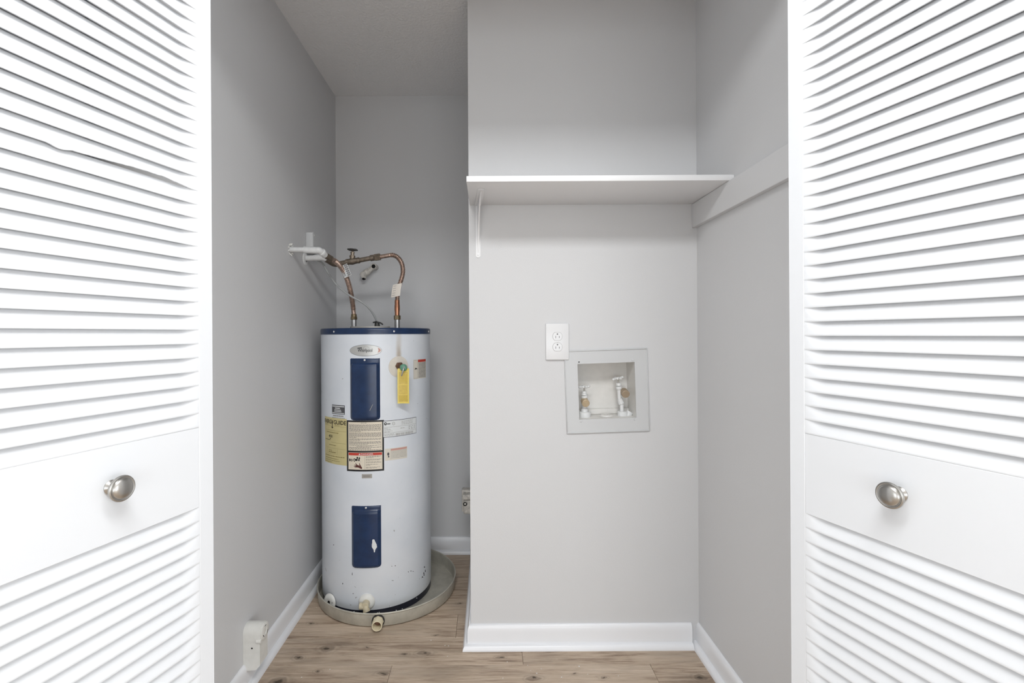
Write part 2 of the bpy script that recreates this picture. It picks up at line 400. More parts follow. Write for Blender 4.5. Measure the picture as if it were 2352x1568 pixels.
# ------------------------------------------------------------------ louvred bifold doors
PW, PT, PITCH, STILE = 0.372, 0.030, 0.0247, 0.030
Z0D, Z1D, RAIL0, RAIL1, BOT, TOP = 0.018, 2.155, 0.8657, 1.008, 0.20, 1.0
NUP, NLO = 43, 26
REC = 0.0085
def slat_mesh(name, seed=None):
    """one slat, x = 0..length between the stiles, y = out of the face, z = 0 at its nose; the ends run out flush into the stiles"""
    L = PW-2*STILE
    xs = [0, 0.003, 0.007, 0.012, 0.018, 0.024, 0.030, 0.036]
    xs = xs+([L*i/60 for i in range(7, 54)] if seed else [L*0.35, L*0.65])+[L-x for x in xs[::-1]]
    xs = sorted(set(xs))
    rnd = random.Random(seed or 1)
    rows = []
    for x in xs:
        d = min(x, L-x); u = min(1, d/0.034); s = u*u*(3-2*u); s = 0.02+0.98*s
        z0 = 0.0
        if seed:   # broken lower edge
            if 0.012 < x < 0.19:
                w_ = min(1, (x-0.012)/0.05, (0.19-x)/0.09); z0 = 0.0052*w_+0.0009*w_*rnd.random()
            elif 0.198 <= x < 0.226: z0 = -0.0034*math.sin((x-0.198)/0.028*PI)
        P, R = PITCH, REC*s
        prof = [(-0.0004, z0), (0.0, z0+0.0012), (-0.0002*s-0.0003, z0+0.004), (-R*0.16-0.0003, P*0.34), (-R*0.40-0.0003, P*0.62), (-R*0.72-0.0003, P*0.86), (-R-0.0003, P*1.06),
                (-R-0.005, P*1.08), (-0.0075-R*0.2, P*0.5), (-0.0055, z0+0.0016), (-0.003, z0+0.0002)]
        rows.append([(x+STILE, y, z) for y, z in prof+prof[:1]])
    mb = MB().grid(rows); n = 11
    mb.f.append(tuple(range(n))); q = (len(rows)-1)*12; mb.f.append(tuple(q+i for i in range(n))[::-1])
    me = mb.mesh(name, angle=45); me.materials.append(M['door']); return me
SLAT = slat_mesh('slat'); SLAT_BAD = slat_mesh('broken_slat', 5)

def leaf(door, P, Q, dz, knob=True, broken=None):
    """a leaf whose visible face runs from P to Q on the floor; the face looks to the left of P->Q"""
    P, Q = Vector((P[0], P[1], 0)), Vector((Q[0], Q[1], 0))
    d = (Q-P).normalized(); n = Vector((-d.y, d.x, 0))
    Mw = Matrix(((d.x, n.x, 0, P.x), (d.y, n.y, 0, P.y), (0, 0, 1, dz), (0, 0, 0, 1)))
    r0, r1 = RAIL0, RAIL1
    zt, zb = r1+NUP*PITCH, r0-NLO*PITCH
    for a, b in ((0, STILE), (PW-STILE, PW)):
        part('stile', MB().box((a, -PT, Z0D), (b, 0, Z1D), Mw, 0.0012, 1), 'door', door)
    for a, b in ((Z0D, zb), (r0, r1), (zt, Z1D)):
        part('rail', MB().box((STILE, -PT+0.002, a), (PW-STILE, -0.0002, b), Mw, 0.0008, 1), 'door', door)
    Tb = Matrix.Translation(-BASE[door.name])
    for k in range(NUP):
        o = link(bpy.data.objects.new('slat', SLAT_BAD if k == broken else SLAT)); o.parent = door
        o.matrix_local = Tb @ Mw @ Matrix.Translation((0, 0, r1+k*PITCH))
        if k == broken: o['label'] = 'slat with a broken chipped lower edge'
    for k in range(NLO):
        o = link(bpy.data.objects.new('slat', SLAT)); o.parent = door
        o.matrix_local = Tb @ Mw @ Matrix.Translation((0, 0, zb+k*PITCH))
    if knob:
        Mk = Mw @ Matrix.Translation((PW/2+(0.0065 if Q.y > P.y else -0.0065), 0, 0.9475)) @ Matrix.Rotation(-PI/2, 4, 'X')
        ps = [(0.0105, 0), (0.0108, 0.0015), (0.0085, 0.004), (0.0068, 0.008), (0.0066, 0.011), (0.0085, 0.0145), (0.012, 0.017), (0.0165, 0.0188), (0.0187, 0.0205), (0.0193, 0.0222), (0.0188, 0.0236), (0.0172, 0.0242), (0.0160, 0.0237), (0.0152, 0.0238)]
        ps += [(0.0150*math.cos(a), 0.0242+0.0056*math.sin(a)) for a in [PI/2*i/8 for i in range(8)]]
        part('knob', MB().lathe(ps+[(0.0004, 0.0298)], 40, Mk, True, True), 'nickel', door, 'round brushed nickel knob', angle=30)
A1, A2 = math.atan(345/F), math.atan(360/F)
def bifold(name, lead, ang, side, dz, broken=None):
    lx, ly = lead
    ax, ay = lx+side*math.sin(ang)*PW, ly-math.cos(ang)*PW            # fold, out in the room
    d = root(name, (lx, ly, 0), kind='structure')
    bx, by = ax+side*0.066, ay-0.004                                   # hinge side of the hidden leaf (outer face)
    ja = math.asin(min(0.9, (abs((-0.728 if side < 0 else 0.783)-bx))/PW)) if True else 0
    jx, jy = bx+side*math.sin(ja)*PW, by+math.cos(ja)*PW
    if side < 0:
        leaf(d, (lx, ly), (ax, ay), dz, True, broken); leaf(d, (bx, by), (jx, jy), dz, False)
    else:
        leaf(d, (ax, ay), (lx, ly), dz, True, broken); leaf(d, (jx, jy), (bx, by), dz, False)
    return d
d1 = bifold('door_1', (-631*YD/F, YD), A1, -1, 0.0, 17)
d2 = bifold('door_2', (692*YD/F, YD), A2, 1, -0.0165)
d1['label'] = 'white louvred bifold door with a chipped slat, beside the water heater niche'
d2['label'] = 'white louvred bifold door with intact slats, beside the shelf cleat'

# ------------------------------------------------------------------ shelf, cleat, bracket
SZ, SY = 1.655, 1.520
solo('shelf', MB().box((XC+0.004, SY, SZ), (XR-0.001, YC-0.0005, SZ+0.0187), None, 0.0015, 2), 'shelf', (0.36, 1.66, SZ),
     'white painted wooden shelf board fixed above the wall outlet', 'shelf')
solo('shelf_cleat', MB().box((XR-0.018, YF+0.14, 1.566), (XR-0.0003, YC-0.0005, SZ-0.0003), None, 0.0012, 1), 'cleat', (XR-0.009, 1.4, 1.566),
     'long pale painted wooden cleat on the wall carrying the shelf end', 'cleat')
bx = at(1098, 520, YC).x
br = root('shelf_bracket', (bx, YC, SZ-0.195), 'white metal shelf bracket with curved rib under the shelf', 'bracket')
Mb = Matrix(((1, 0, 0, bx), (0, 0, -1, YC-0.0006), (0, 1, 0, 0), (0, 0, 0, 1)))       # local xy -> world xz, z -> towards viewer
def strap(w, L, seg=8):
    pl = [(-w/2, L), (-w/2, w/2)]+[(-w/2*math.cos(a), w/2-w/2*math.sin(a)) for a in [PI*i/seg for i in range(1, seg)]]+[(w/2, w/2), (w/2, L)]
    return pl[::-1]
part('wall_arm', MB().prism([(x, y+SZ-0.197) for x, y in strap(0.017, 0.194)], 0, 0.0022, Mb), 'shelf', br)
TW = Matrix.Translation((bx, YC, 0)) @ Matrix.Rotation(0.075, 4, 'Z') @ Matrix.Translation((-bx, -YC, 0))
Ms = TW @ Matrix(((1, 0, 0, bx), (0, 1, 0, -0.003), (0, 0, -1, SZ-0.0006), (0, 0, 0, 1)))
part('shelf_arm', MB().prism([(x, y+YC-0.205) for x, y in strap(0.024, 0.203)], 0, 0.0022, Ms), 'shelf', br)
out = [(YC-0.003, SZ-0.003), (YC-0.003, SZ-0.178)]
for i in range(1, 14):
    t_ = i/14; a = PI/2*t_
    out.append((YC-0.003-0.17*(1-math.cos(a))**0.95-0.004, SZ-0.003-0.17*(1-math.sin(a))**0.95-0.004))
out.append((YC-0.185, SZ-0.003))
Mr = TW @ Matrix(((0, 0, 1, bx-0.002), (1, 0, 0, 0), (0, 1, 0, 0), (0, 0, 0, 1)))
part('rib', MB().prism(out, 0, 0.005, Mr), 'shelf', br)
for zz in (SZ-0.186, SZ-0.03):
    part('screw', MB().lathe([(0.0042, 0), (0.0038, 0.0016), (0.002, 0.0022)], 14, Matrix.Translation((bx, YC-0.0028, zz)) @ Matrix.Rotation(PI/2, 4, 'X'), True, True), 'shelf', br)

# ------------------------------------------------------------------ wall outlet
oc = (at(1252.6, 743, YC)+at(1306.4, 825.8, YC))/2
wo = root('wall_outlet', (oc.x, YC, oc.z-0.068), 'white duplex wall outlet with oversized cover plate above the washer box', 'outlet')
part('cover_plate', MB().box((oc.x-0.0434, YC-0.0095, oc.z-0.068), (oc.x+0.0434, YC-0.0004, oc.z+0.068), None, 0.0028, 3), 'plastic', wo)
def duplex(sc=1.0):
    pts = []
    for i in range(40):
        a = 2*PI*i/40; x, z = 0.0174*math.cos(a), 0.0174*math.sin(a)
        pts.append((x*sc, max(-0.0148, min(0.0148, z))*sc))
    return pts
Mo = lambda x, y, z: Matrix(((1, 0, 0, x), (0, 0, -1, y), (0, 1, 0, z), (0, 0, 0, 1)))
for zo in (0.0198, -0.0198):
    r = part('receptacle', MB().prism(duplex(), 0, 0.0018, Mo(oc.x, YC-0.0094, oc.z+zo)), 'plastic', wo)
    part('receptacle_gap', MB().prism(duplex(1.05), 0, 0.0002, Mo(oc.x, YC-0.00955, oc.z+zo)), 'grey_print', r)
    mb = MB()
    mb.prism([(-0.0076, -0.0065), (-0.0058, -0.0065), (-0.0058, 0.0020), (-0.0076, 0.0020)], 0, 0.0002, Mo(oc.x, YC-0.0112, oc.z+zo))
    mb.prism([(0.0056, -0.0058), (0.0074, -0.0058), (0.0074, 0.0014), (0.0056, 0.0014)], 0, 0.0002, Mo(oc.x, YC-0.0112, oc.z+zo))
    mb.prism([(0.0026*math.cos(a), 0.0086+0.0026*math.sin(a)) for a in [2*PI*i/14 for i in range(14)]], 0, 0.0002, Mo(oc.x, YC-0.0112, oc.z+zo))
    part('slots', mb, 'charcoal', r)
part('screw', MB().lathe([(0.0033, 0), (0.0031, 0.0008), (0.0012, 0.0013)], 16, Mo(oc.x, YC-0.0094, oc.z), True, True), 'screw', wo)

# ------------------------------------------------------------------ washer box
Mx = Matrix.Translation((WBX, YC, WBZ)) @ Matrix.Rotation(-0.0285, 4, 'Y')
wb = root('washer_box', (WBX, YC, WBZ-0.15), 'recessed white washer hookup box with two valves and grey face frame', 'washer box')
oh, ow, fh = 0.104, 0.107, 0.152
mb = MB()
for a, b in (((-fh, -0.0045, oh), (fh, -0.0004, fh-0.001)), ((-fh, -0.0045, -fh+0.001), (fh, -0.0004, -oh)), ((-fh, -0.0045, -oh), (-ow, -0.0004, oh)), ((ow, -0.0045, -oh), (fh, -0.0004, oh))):
    mb.box(a, b, Mx)
lip = 0.0035
for a, b in (((-fh-lip, -0.0075, fh-0.001), (fh+lip, -0.0003, fh+lip)), ((-fh-lip, -0.0075, -fh-lip), (fh+lip, -0.0003, -fh+0.001)), ((-fh-lip, -0.0075, -fh), (-fh, -0.0003, fh)), ((fh, -0.0075, -fh), (fh+lip, -0.0003, fh))):
    mb.box(a, b, Mx, 0.0012, 1)
ff = part('face_frame', mb, 'frame_grey', wb)
for sx, sz in ((-1, 1), (1, 1), (-1, -1), (1, -1)):
    Mq = Mx @ Matrix.Translation((sx*0.101, -0.0045, sz*0.111)) @ Matrix.Rotation(PI/2, 4, 'X')
    if (sx, sz) == (-1, 1): part('screw_hole', MB().lathe([(0.0026, 0), (0.0024, 0.0003)], 12, Mq, True, True), 'dark', ff)
    else: part('screw', MB().lathe([(0.0045, 0), (0.0040, 0.0014), (0.0015, 0.002)], 14, Mq, True, True), 'frame_grey', ff)
D = 0.105; w = 0.002
mb = MB().box((-ow-w, 0, -oh-w), (-ow, D, oh+w), Mx).box((ow, 0, -oh-w), (ow+w, D, oh+w), Mx).box((-ow, 0, -oh-w), (ow, D, -oh), Mx).box((-ow, 0, oh), (ow, D, oh+w), Mx).box((-ow-w, D, -oh-w), (ow+w, D+w, oh+w), Mx)
mb.box((-ow, 0.088, -oh), (ow, D, -oh+0.022), Mx, 0.003, 1)
part('box_shell', mb, 'box_inner', wb)
YV = YC+0.05
def vrow(*a): return [at(x, y, YV) for x, y in a]
def washer_valve(axis_px, parts_, cap_px, cap_r, cap_m, hpx, hw, htilt, collar):
    v = None
    mb = MB()
    for (x0, y0, x1, y1, r0, r1) in parts_: mb.cyl(at(x0, y0, YV), at(x1, y1, YV), r0, r1, 18, min(r0, r1)*0.1)
    v = part('valve', mb, 'pipe_white', wb, 'white painted washer supply valve')
    c = at(cap_px[0], cap_px[1], YV)
    part('outlet_cap', MB().cyl(c+Vector((0, 0.004, 0.004)), c+Vector((0, -0.026, -0.004)), cap_r*0.96, cap_r, 28, 0.0015), cap_m, v, 'round tan cap on the valve outlet')
    h = at(hpx[0], hpx[1], YV); mb = MB()
    for a in (0.25, 0.25+PI/2, 0.25+PI, 0.25+PI*1.5):
        dv = Vector((math.cos(a), math.sin(a), htilt*math.cos(a))).normalized()
        mb.tube([h, h+dv*hw*0.45, h+dv*hw*0.8, h+dv*hw], [0.0035, 0.003, 0.0052, 0.002], 10)
    mb.cyl(h-Vector((0, 0, 0.004)), h+Vector((0, 0, 0.0045)), 0.0065, 0.0055, 14)
    part('handle', mb, 'pipe_white', v)
    s0, s1 = at(axis_px[0], axis_px[1], YV), h
    part('stem', MB().cyl(s0, s1, 0.0034, n=12), 'grey_tag', v)
washer_valve((1342, 903), [(1342.5, 962, 1342.5, 945, 0.024, 0.024), (1342.5, 946, 1342.5, 938, 0.0135, 0.0125), (1342.5, 938, 1342.5, 914, 0.010, 0.010), (1342.5, 914, 1342, 908, 0.0115, 0.0115), (1342, 907.5, 1342, 902.5, 0.0108, 0.0105), (1342, 902.5, 1342, 898, 0.0085, 0.0080)],
             (1342.5, 922), 0.0148, 'tan_cap', (1342, 888), 0.024, 0.05, True)
washer_valve((1420.5, 880), [(1428, 960, 1428, 927, 0.0076, 0.0076), (1427.5, 927, 1423, 915, 0.0115, 0.0105), (1423, 916, 1421.5, 892, 0.0075, 0.0075), (1421.5, 894, 1421, 887, 0.0112, 0.0112), (1421, 886, 1420.5, 879, 0.0100, 0.0096), (1439, 958, 1447, 945, 0.016, 0.013), (1430, 956, 1430, 944, 0.020, 0.020)],
             (1433, 901), 0.0152, 'tan_dark', (1419.5, 868.5), 0.025, 0.18, False)
part('drain_ring', MB().lathe([(0.010, 0.0), (0.010, 0.006), (0.014, 0.0075), (0.022, 0.006), (0.026, 0.0)], 28, Mx @ Matrix.Translation((0.006, 0.045, -oh+0.0005)), False, False), 'box_inner', wb)

# ------------------------------------------------------------------ drain pan
PX, PY, PR = -0.467, 2.222, 0.3126
M['pan'] = mat('dull_aluminium_pan', rgb(196, 192, 180), 0.5, 0.35, var=0.22, vscale=14, bump=0.2, bscale=40)
pan = root('drain_pan', (PX, PY, 0), 'round shallow aluminium drain pan under the water heater', 'drain pan')
pf = [(0.0, 0.0005), (0.294, 0.0005), (0.297, 0.0045), (0.305, 0.0050), (0.3075, 0.0075), (0.3085, 0.052), (0.3105, 0.0535), (0.3125, 0.0555), (0.3126, 0.058), (0.311, 0.060), (0.3085, 0.060), (0.3068, 0.058), (0.3062, 0.052), (0.3055, 0.008), (0.303, 0.0045), (0.298, 0.0032), (0.0, 0.0032)]
part('tray', MB().lathe(pf, 96, Matrix.Translation((PX, PY, 0))), 'pan', pan, angle=45)
dp = at(869, 1424, 1.915); dn = Vector((0.075, -1, 0)).normalized()
p0 = Vector((dp.x, PY-math.sqrt(0.3085**2-(dp.x-PX)**2), 0.0295))
df = part('drain_fitting', MB().lathe([(0.0205, -0.004), (0.0205, 0.036), (0.0195, 0.0385), (0.0170, 0.0385), (0.0165, 0.037), (0.0150, 0.010), (0.0150, 0.002)], 36, frame(p0, dn), True, False), 'pvc', pan, 'cream plastic drain outlet stub')
part('gasket', MB().lathe([(0.0200, 0.0), (0.0255, 0.0), (0.0255, 0.004), (0.0212, 0.006), (0.0200, 0.006)], 30, frame(p0+dn*0.0006, dn)), 'rubber', df)
part('nut', MB().lathe([(0.0204, 0.0), (0.0222, 0.0), (0.0222, 0.006), (0.0212, 0.008), (0.0204, 0.008)], 8, frame(p0+dn*0.005, dn)), 'pvc', df)
part('bore', MB().lathe([(0.0149, 0.003), (0.0001, 0.003)], 24, frame(p0+dn*0.004, dn)), 'brown_brass', df)

# ------------------------------------------------------------------ water heater
HX, HY, HR, HZ = -0.516, 2.228, 0.2452, 0.0036
def cyl(px, py, R=HR):
    dx, dy = unroll(px, py); u = dx/F
    a = u*u+1; b = -2*(u*HX+HY); c = HX*HX+HY*HY-R*R
    disc = max(0, b*b-4*a*c); tt = (-b-math.sqrt(disc))/(2*a)
    return math.atan2(tt*u-HX, HY-tt), H-dy/F*tt
def onc(phi, z, R): return Vector((HX+R*math.sin(phi), HY-R*math.cos(phi), z))
Mh = Matrix.Translation((HX, HY, 0))
heater = root('water_heater', (HX, HY, HZ), 'tall white electric water heater with navy caps and access panels', 'water heater')
def jacket():
    t = NT('white_heater_enamel'); co = t.coord(); sp = t.n('ShaderNodeSeparateXYZ'); t.l(co, sp.inputs[0])
    x, y, z = sp.outputs
    mott = t.noise(co, 5, 4, 0.55)
    base = t.ramp(mott, [(0.3, rgb(220, 226, 234)), (0.7, rgb(231, 235, 241))])
    # rusty run below the cap, above the relief valve
    ph, zs = cyl(916, 800)
    xs = HR*math.sin(ph)
    wob = t.math('MULTIPLY', t.math('SUBTRACT', t.noise(co, 22, 2), 0.5), 0.008)
    dxs = t.math('ABSOLUTE', t.math('SUBTRACT', t.math('ADD', x, wob), xs))
    mx = t.ramp(dxs, [(0.003, (1, 1, 1, 1)), (0.0125, (0, 0, 0, 1))])
    zr = t.math('MULTIPLY_ADD', z, 1/0.16, -(1.175-0.145-HZ)/0.16)
    mz = t.ramp(zr, [(0.0, (0, 0, 0, 1)), (0.12, (0.85, 0.85, 0.85, 1)), (0.40, (0.8, 0.8, 0.8, 1)), (0.62, (0.45, 0.45, 0.45, 1)), (1.0, (0.25, 0.25, 0.25, 1))])
    front = t.math('LESS_THAN', y, 0.0)
    st = t.math('MULTIPLY', t.math('MULTIPLY', mx, mz), front)
    c1 = t.mix(t.math('MULTIPLY', st, 0.85), base, rgb(168, 146, 112))
    # scattered scuffs, denser near the foot
    sc = t.n('ShaderNodeVectorMath', operation='MULTIPLY'); t.l(co, sc.inputs[0]); sc.inputs[1].default_value = (46, 46, 30)
    nz = t.noise(sc.outputs[0], 1.0, 2, 0.6, 0.6)
    low = t.ramp(z, [(0.02, (1, 1, 1, 1)), (0.42, (0.0, 0.0, 0.0, 1))])
    thr = t.math('ADD', nz, t.math('MULTIPLY', low, 0.055))
    sm = t.ramp(thr, [(0.735, (0, 0, 0, 1)), (0.76, (1, 1, 1, 1))])
    c2 = t.mix(t.math('MULTIPLY', sm, 0.55), c1, rgb(120, 116, 110))
    dirt = t.math('MULTIPLY', t.math('MULTIPLY', low, t.noise(co, 9, 5, 0.65)), 0.22)
    c3 = t.mix(dirt, c2, rgb(196, 184, 168))
    t.l(c3, t.b.inputs['Base Color']); t.b.inputs['Roughness'].default_value = 0.3
    return t.m
M['jacket'] = jacket()
ZT = 1.200
part('jacket', MB().lathe([(HR-0.004, 0.030), (HR-0.0008, 0.031), (HR, 0.034), (HR, 1.176), (HR-0.004, 1.178)], 128, Mh, True, True), 'jacket', heater, angle=50)
part('base_ring', MB().lathe([(HR-0.003, HZ), (HR-0.0015, HZ+0.001), (HR-0.0015, 0.0315), (HR-0.006, 0.0325)], 128, Mh, True, True), 'dark_navy', heater)
cap = part('top_cap', MB().lathe([(HR+0.0003, 1.1745), (HR+0.0022, 1.1742), (HR+0.0022, 1.192), (HR+0.0012, 1.1975), (HR-0.002, ZT), (0.18, ZT+0.002), (0.0001, ZT+0.0025)], 128, Mh), 'navy', heater, angle=60)
def screw_on(parent, phi, z, R, r=0.0045, m='screw'):
    p = onc(phi, z, R)
    part('screw', MB().lathe([(r, -0.001), (r*0.95, 0.0012), (r*0.6, 0.0024), (r*0.1, 0.0028)], 16, frame(p, (math.sin(phi), -math.cos(phi), 0)), True, True), m, parent)
for px in (767, 905, 984): screw_on(cap, cyl(px, 759, HR+0.002)[0], 1.1855, HR+0.0022, 0.0042)
# element box lid in the middle of the top
mb = MB(); pl = [(0.085*math.cos(a)+0.0, 0.16*0+0.055*math.sin(a)) for a in [2*PI*i/32 for i in range(32)]]
mb.prism([(HX+x+0.01, HY-0.165+y) for x, y in pl], ZT-0.004, ZT+0.0075, Matrix.Identity(4))
part('junction_cover', mb, 'grey_tag', cap)

def panel(pxc, pyt, pyb, wid):
    ph0, z1 = cyl(pxc, pyt); _, z0 = cyl(pxc, pyb)
    nx, nz = 30, 54; hw, hh = wid/2, (z1-z0)/2; rows = []
    for j in range(nz+1):
        v = -hh+2*hh*j/nz; row = []
        rc = 0.016; dd = v+hh; k = hw
        if dd < rc: k = hw-rc+math.sqrt(max(0, rc*rc-(rc-dd)**2))
        for i in range(nx+1):
            u = -k+2*k*i/nx
            # raised cushion
            top = hh-0.017-0.003*(1-(u/hw)**2); bot = -hh+0.004
            qx = hw-0.0055-abs(u); qz = min(top-v, v-bot)
            r = 0.013; ex, ez = r-qx, r-qz
            d = (r-math.hypot(max(ex, 0), max(ez, 0))) if (ex > 0 and ez > 0) else min(qx, qz)
            s = max(0, min(1, d/0.0075)); s = s*s*(3-2*s)
            h = 0.0014+0.0105*s
            if i in (0, nx) or j in (0, nz): h = -0.0005
            row.append(onc(ph0+u/HR, (z0+z1)/2+v, HR+h))
        rows.append(row)
    o = part('access_panel', MB().grid(rows), 'navy', heater, 'raised navy access panel', angle=60, recalc=True)
    screw_on(o, ph0, z1-0.0085, HR+0.0012, 0.0042)
    return o, ph0, z0, z1
pan_u, phu, u0, u1 = panel(837.5, 822, 966, 0.126)
pan_l, phl, l0, l1 = panel(840.5, 1161, 1305, 0.124)
# paint chip on the lower panel, scratch on the upper one
def cpoly(pts, R):
    """pixel polygon laid on the cylinder of radius R, slightly thick"""
    vs = []
    for px, py in pts:
        ph, z = cyl(px, py, R); vs.append(onc(ph, z, R))
    for px, py in pts:
        ph, z = cyl(px, py, R); vs.append(onc(ph, z, R-0.0004))
    n = len(pts)
    return MB().add(vs, [tuple(range(n))]+[(i, n+i, n+(i+1) % n, (i+1) % n) for i in range(n)])
part('paint_chip', cpoly([(857, 1238), (860, 1239), (862, 1244), (865, 1250), (866, 1256), (862, 1262), (861, 1268), (859, 1268), (858, 1262), (854, 1256), (854, 1250), (855, 1246), (855, 1240)], HR+0.0126), 'label_white', pan_l, 'pale bare patch')
part('scratch', cpoly([(848.5, 943), (855.5, 929), (857, 928), (849.6, 943)], HR+0.0124), 'soft_print', pan_u)

# ---- labels: patches on the jacket, print on top of them
def patch(ph0, ph1, z0, z1, R, n=12):
    rows = []
    us = [ph0+(ph1-ph0)*i/n for i in range(n+1)]
    rows.append([onc(p, z0, R-0.0005) for p in us]); rows.append([onc(p, z0, R) for p in us])
    rows.append([onc(p, z1, R) for p in us]); rows.append([onc(p, z1, R-0.0005) for p in us])
    mb = MB().grid(rows)
    for p in (ph0, ph1): mb.add([onc(p, z0, R-0.0005), onc(p, z0, R), onc(p, z1, R), onc(p, z1, R-0.0005)], [(0, 1, 2, 3)])
    return mb
class Label:
    def __init__(s, x0, y0, x1, y1, m, name='label', lab=None, lift=0.0004):
        yc, xc = (y0+y1)/2, (x0+x1)/2
        s.a, s.b = cyl(x0, yc)[0], cyl(x1, yc)[0]; s.z1, s.z0 = cyl(xc, y0)[1], cyl(xc, y1)[1]; s.R = HR+lift
        s.o = part(name, patch(s.a, s.b, s.z0, s.z1, s.R), m, heater, lab)
        s.lv = 1
    def pt(s, u, v, lift): return onc(s.a+(s.b-s.a)*u, s.z0+(s.z1-s.z0)*v, s.R+lift)
    def rects(s, rs, m, name='print', lift=0.0003):
        mb = MB()
        for (u0, v0, u1, v1) in rs:
            n = max(1, int(abs(u1-u0)*10)); 
            lo = [s.pt(u0+(u1-u0)*i/n, v0, lift) for i in range(n+1)]; hi = [s.pt(u0+(u1-u0)*i/n, v1, lift) for i in range(n+1)]
            mb.grid([lo, hi])
        o = part(name, mb, m, s.o, smooth=True, recalc=False)
        if len(rs) > 1: o['kind'] = 'stuff'
        return o
    def poly(s, polys, m, name='print', lift=0.0005):
        mb = MB()
        for pl in polys: mb.add([s.pt(u, v, lift) for u, v in pl], [tuple(range(len(pl)))])
        o = part(name, mb, m, s.o, recalc=False)
        if len(polys) > 1: o['kind'] = 'stuff'
        return o
    def text(s, body, u0, v0, u1, v1, m, name='lettering', lift=0.0005, bold=0.0, shear=0.0):
        vs, fs = glyphs(body, bold, shear)
        mb = MB().add([s.pt(u0+(u1-u0)*x, v0+(v1-v0)*y, lift) for x, y in vs], fs)
        return part(name, mb, m, s.o, recalc=False, smooth=False)
def glyphs(body, bold=0.0, shear=0.0):
    cu = bpy.data.curves.new('lettering', 'FONT'); cu.body = body; cu.offset = bold; cu.shear = shear; cu.resolution_u = 3
    o = link(bpy.data.objects.new('lettering', cu)); dg = bpy.context.evaluated_depsgraph_get(); dg.update()
    me = o.evaluated_get(dg).to_mesh()
    vs = [(v.co.x, v.co.y) for v in me.vertices]; fs = [tuple(p.vertices) for p in me.polygons]
    bpy.data.objects.remove(o); bpy.data.curves.remove(cu)
    x0, x1 = min(p[0] for p in vs), max(p[0] for p in vs); y0, y1 = min(p[1] for p in vs), max(p[1] for p in vs)
    return [((x-x0)/(x1-x0), (y-y0)/(y1-y0)) for x, y in vs], fs
rl = random.Random(3)
def textlines(u0, u1, v0, v1, n, fill=0.48, short=(), wmin=0.02, wmax=0.07, gap=0.012):
    """rows of tiny word marks, too small to read"""
    out = []
    for i in range(n):
        vt = v1-(v1-v0)*(i+0.5)/n; h = (v1-v0)/n*fill; e_ = u1-(u1-u0)*short[i] if i < len(short) else u1
        x = u0
        while x < e_:
            w_ = min(rl.uniform(wmin, wmax), e_-x); out.append((x, vt-h/2, x+w_, vt+h/2)); x += w_+gap
    return out
# oval brand badge
b0, b1 = cyl(839.3, 804.5); bw, bh = 0.0665, 0.0238
def oval(aw, ah, lift, n=40):
    mb = MB(); R = HR+lift
    vs = [onc(b0, b1, R)]+[onc(b0+aw*math.cos(2*PI*i/n)/HR, b1+ah*math.sin(2*PI*i/n), R) for i in range(n)]+[onc(b0+aw*math.cos(2*PI*i/n)/HR, b1+ah*math.sin(2*PI*i/n), R-lift+0.0001) for i in range(n)]
    # radial rings so that it follows the curve
    rings = [[onc(b0+aw*k/6*math.cos(2*PI*i/n)/HR, b1+ah*k/6*math.sin(2*PI*i/n), R) for i in range(n+1)] for k in range(0, 7)]
    rings.append([onc(b0+aw*math.cos(2*PI*i/n)/HR, b1+ah*math.sin(2*PI*i/n), R-lift) for i in range(n+1)])
    return MB().grid(rings)
bad = part('badge', oval(bw, bh, 0.0010), 'charcoal', heater, 'oval silver badge with dark lettering')
BASE[bad.name] = BASE[heater.name]
part('badge_face', oval(bw*0.985, bh*0.955, 0.0014), 'silver', bad)
class Bd(Label):
    def __init__(s): s.a, s.b = b0-bw/HR, b0+bw/HR; s.z0, s.z1 = b1-bh, b1+bh; s.R = HR+0.0014; s.o = bad
B = Bd()
B.text('Whirlpool', 0.265, 0.28, 0.715, 0.66, 'black', bold=0.012)
B.poly([[(0.235, 0.70), (0.27, 0.73), (0.40, 0.77), (0.385, 0.69), (0.28, 0.665)]], 'black')
arc = []
for i in range(14):
    a = 0.35+i/13*2.4; arc.append((0.52+0.12*math.cos(a), 0.42+0.46*math.sin(a)))
for i in range(14)[::-1]:
    a = 0.35+i/13*2.4; arc.append((0.52+0.113*math.cos(a), 0.42+0.44*math.sin(a)))
mb_ = [[arc[i], arc[i+1], arc[26-i], arc[27-i]] for i in range(13)]
B.poly(mb_, 'soft_print', lift=0.0003)
B.poly([[(0.87, 0.28), (0.93, 0.35), (0.975, 0.5), (0.93, 0.66), (0.88, 0.74), (0.90, 0.5)]], 'faded_red', lift=0.0003)
# small charcoal notice
Lb = Label(763, 930, 792, 951, 'charcoal', lab='small charcoal notice')
Lb.rects([(0.03, 0.80, 0.97, 0.90), (0.26, 0.60, 0.66, 0.70), (0.22, 0.42, 0.74, 0.50), (0.20, 0.26, 0.76, 0.34), (0.03, 0.08, 0.97, 0.16)], 'label_white')
Lb.rects(textlines(0.08, 0.92, -0.28, -0.10, 1, 0.6)+textlines(0.0, 1.0, -0.5, -0.3, 1, 0.3), 'grey_print', lift=0.0001)
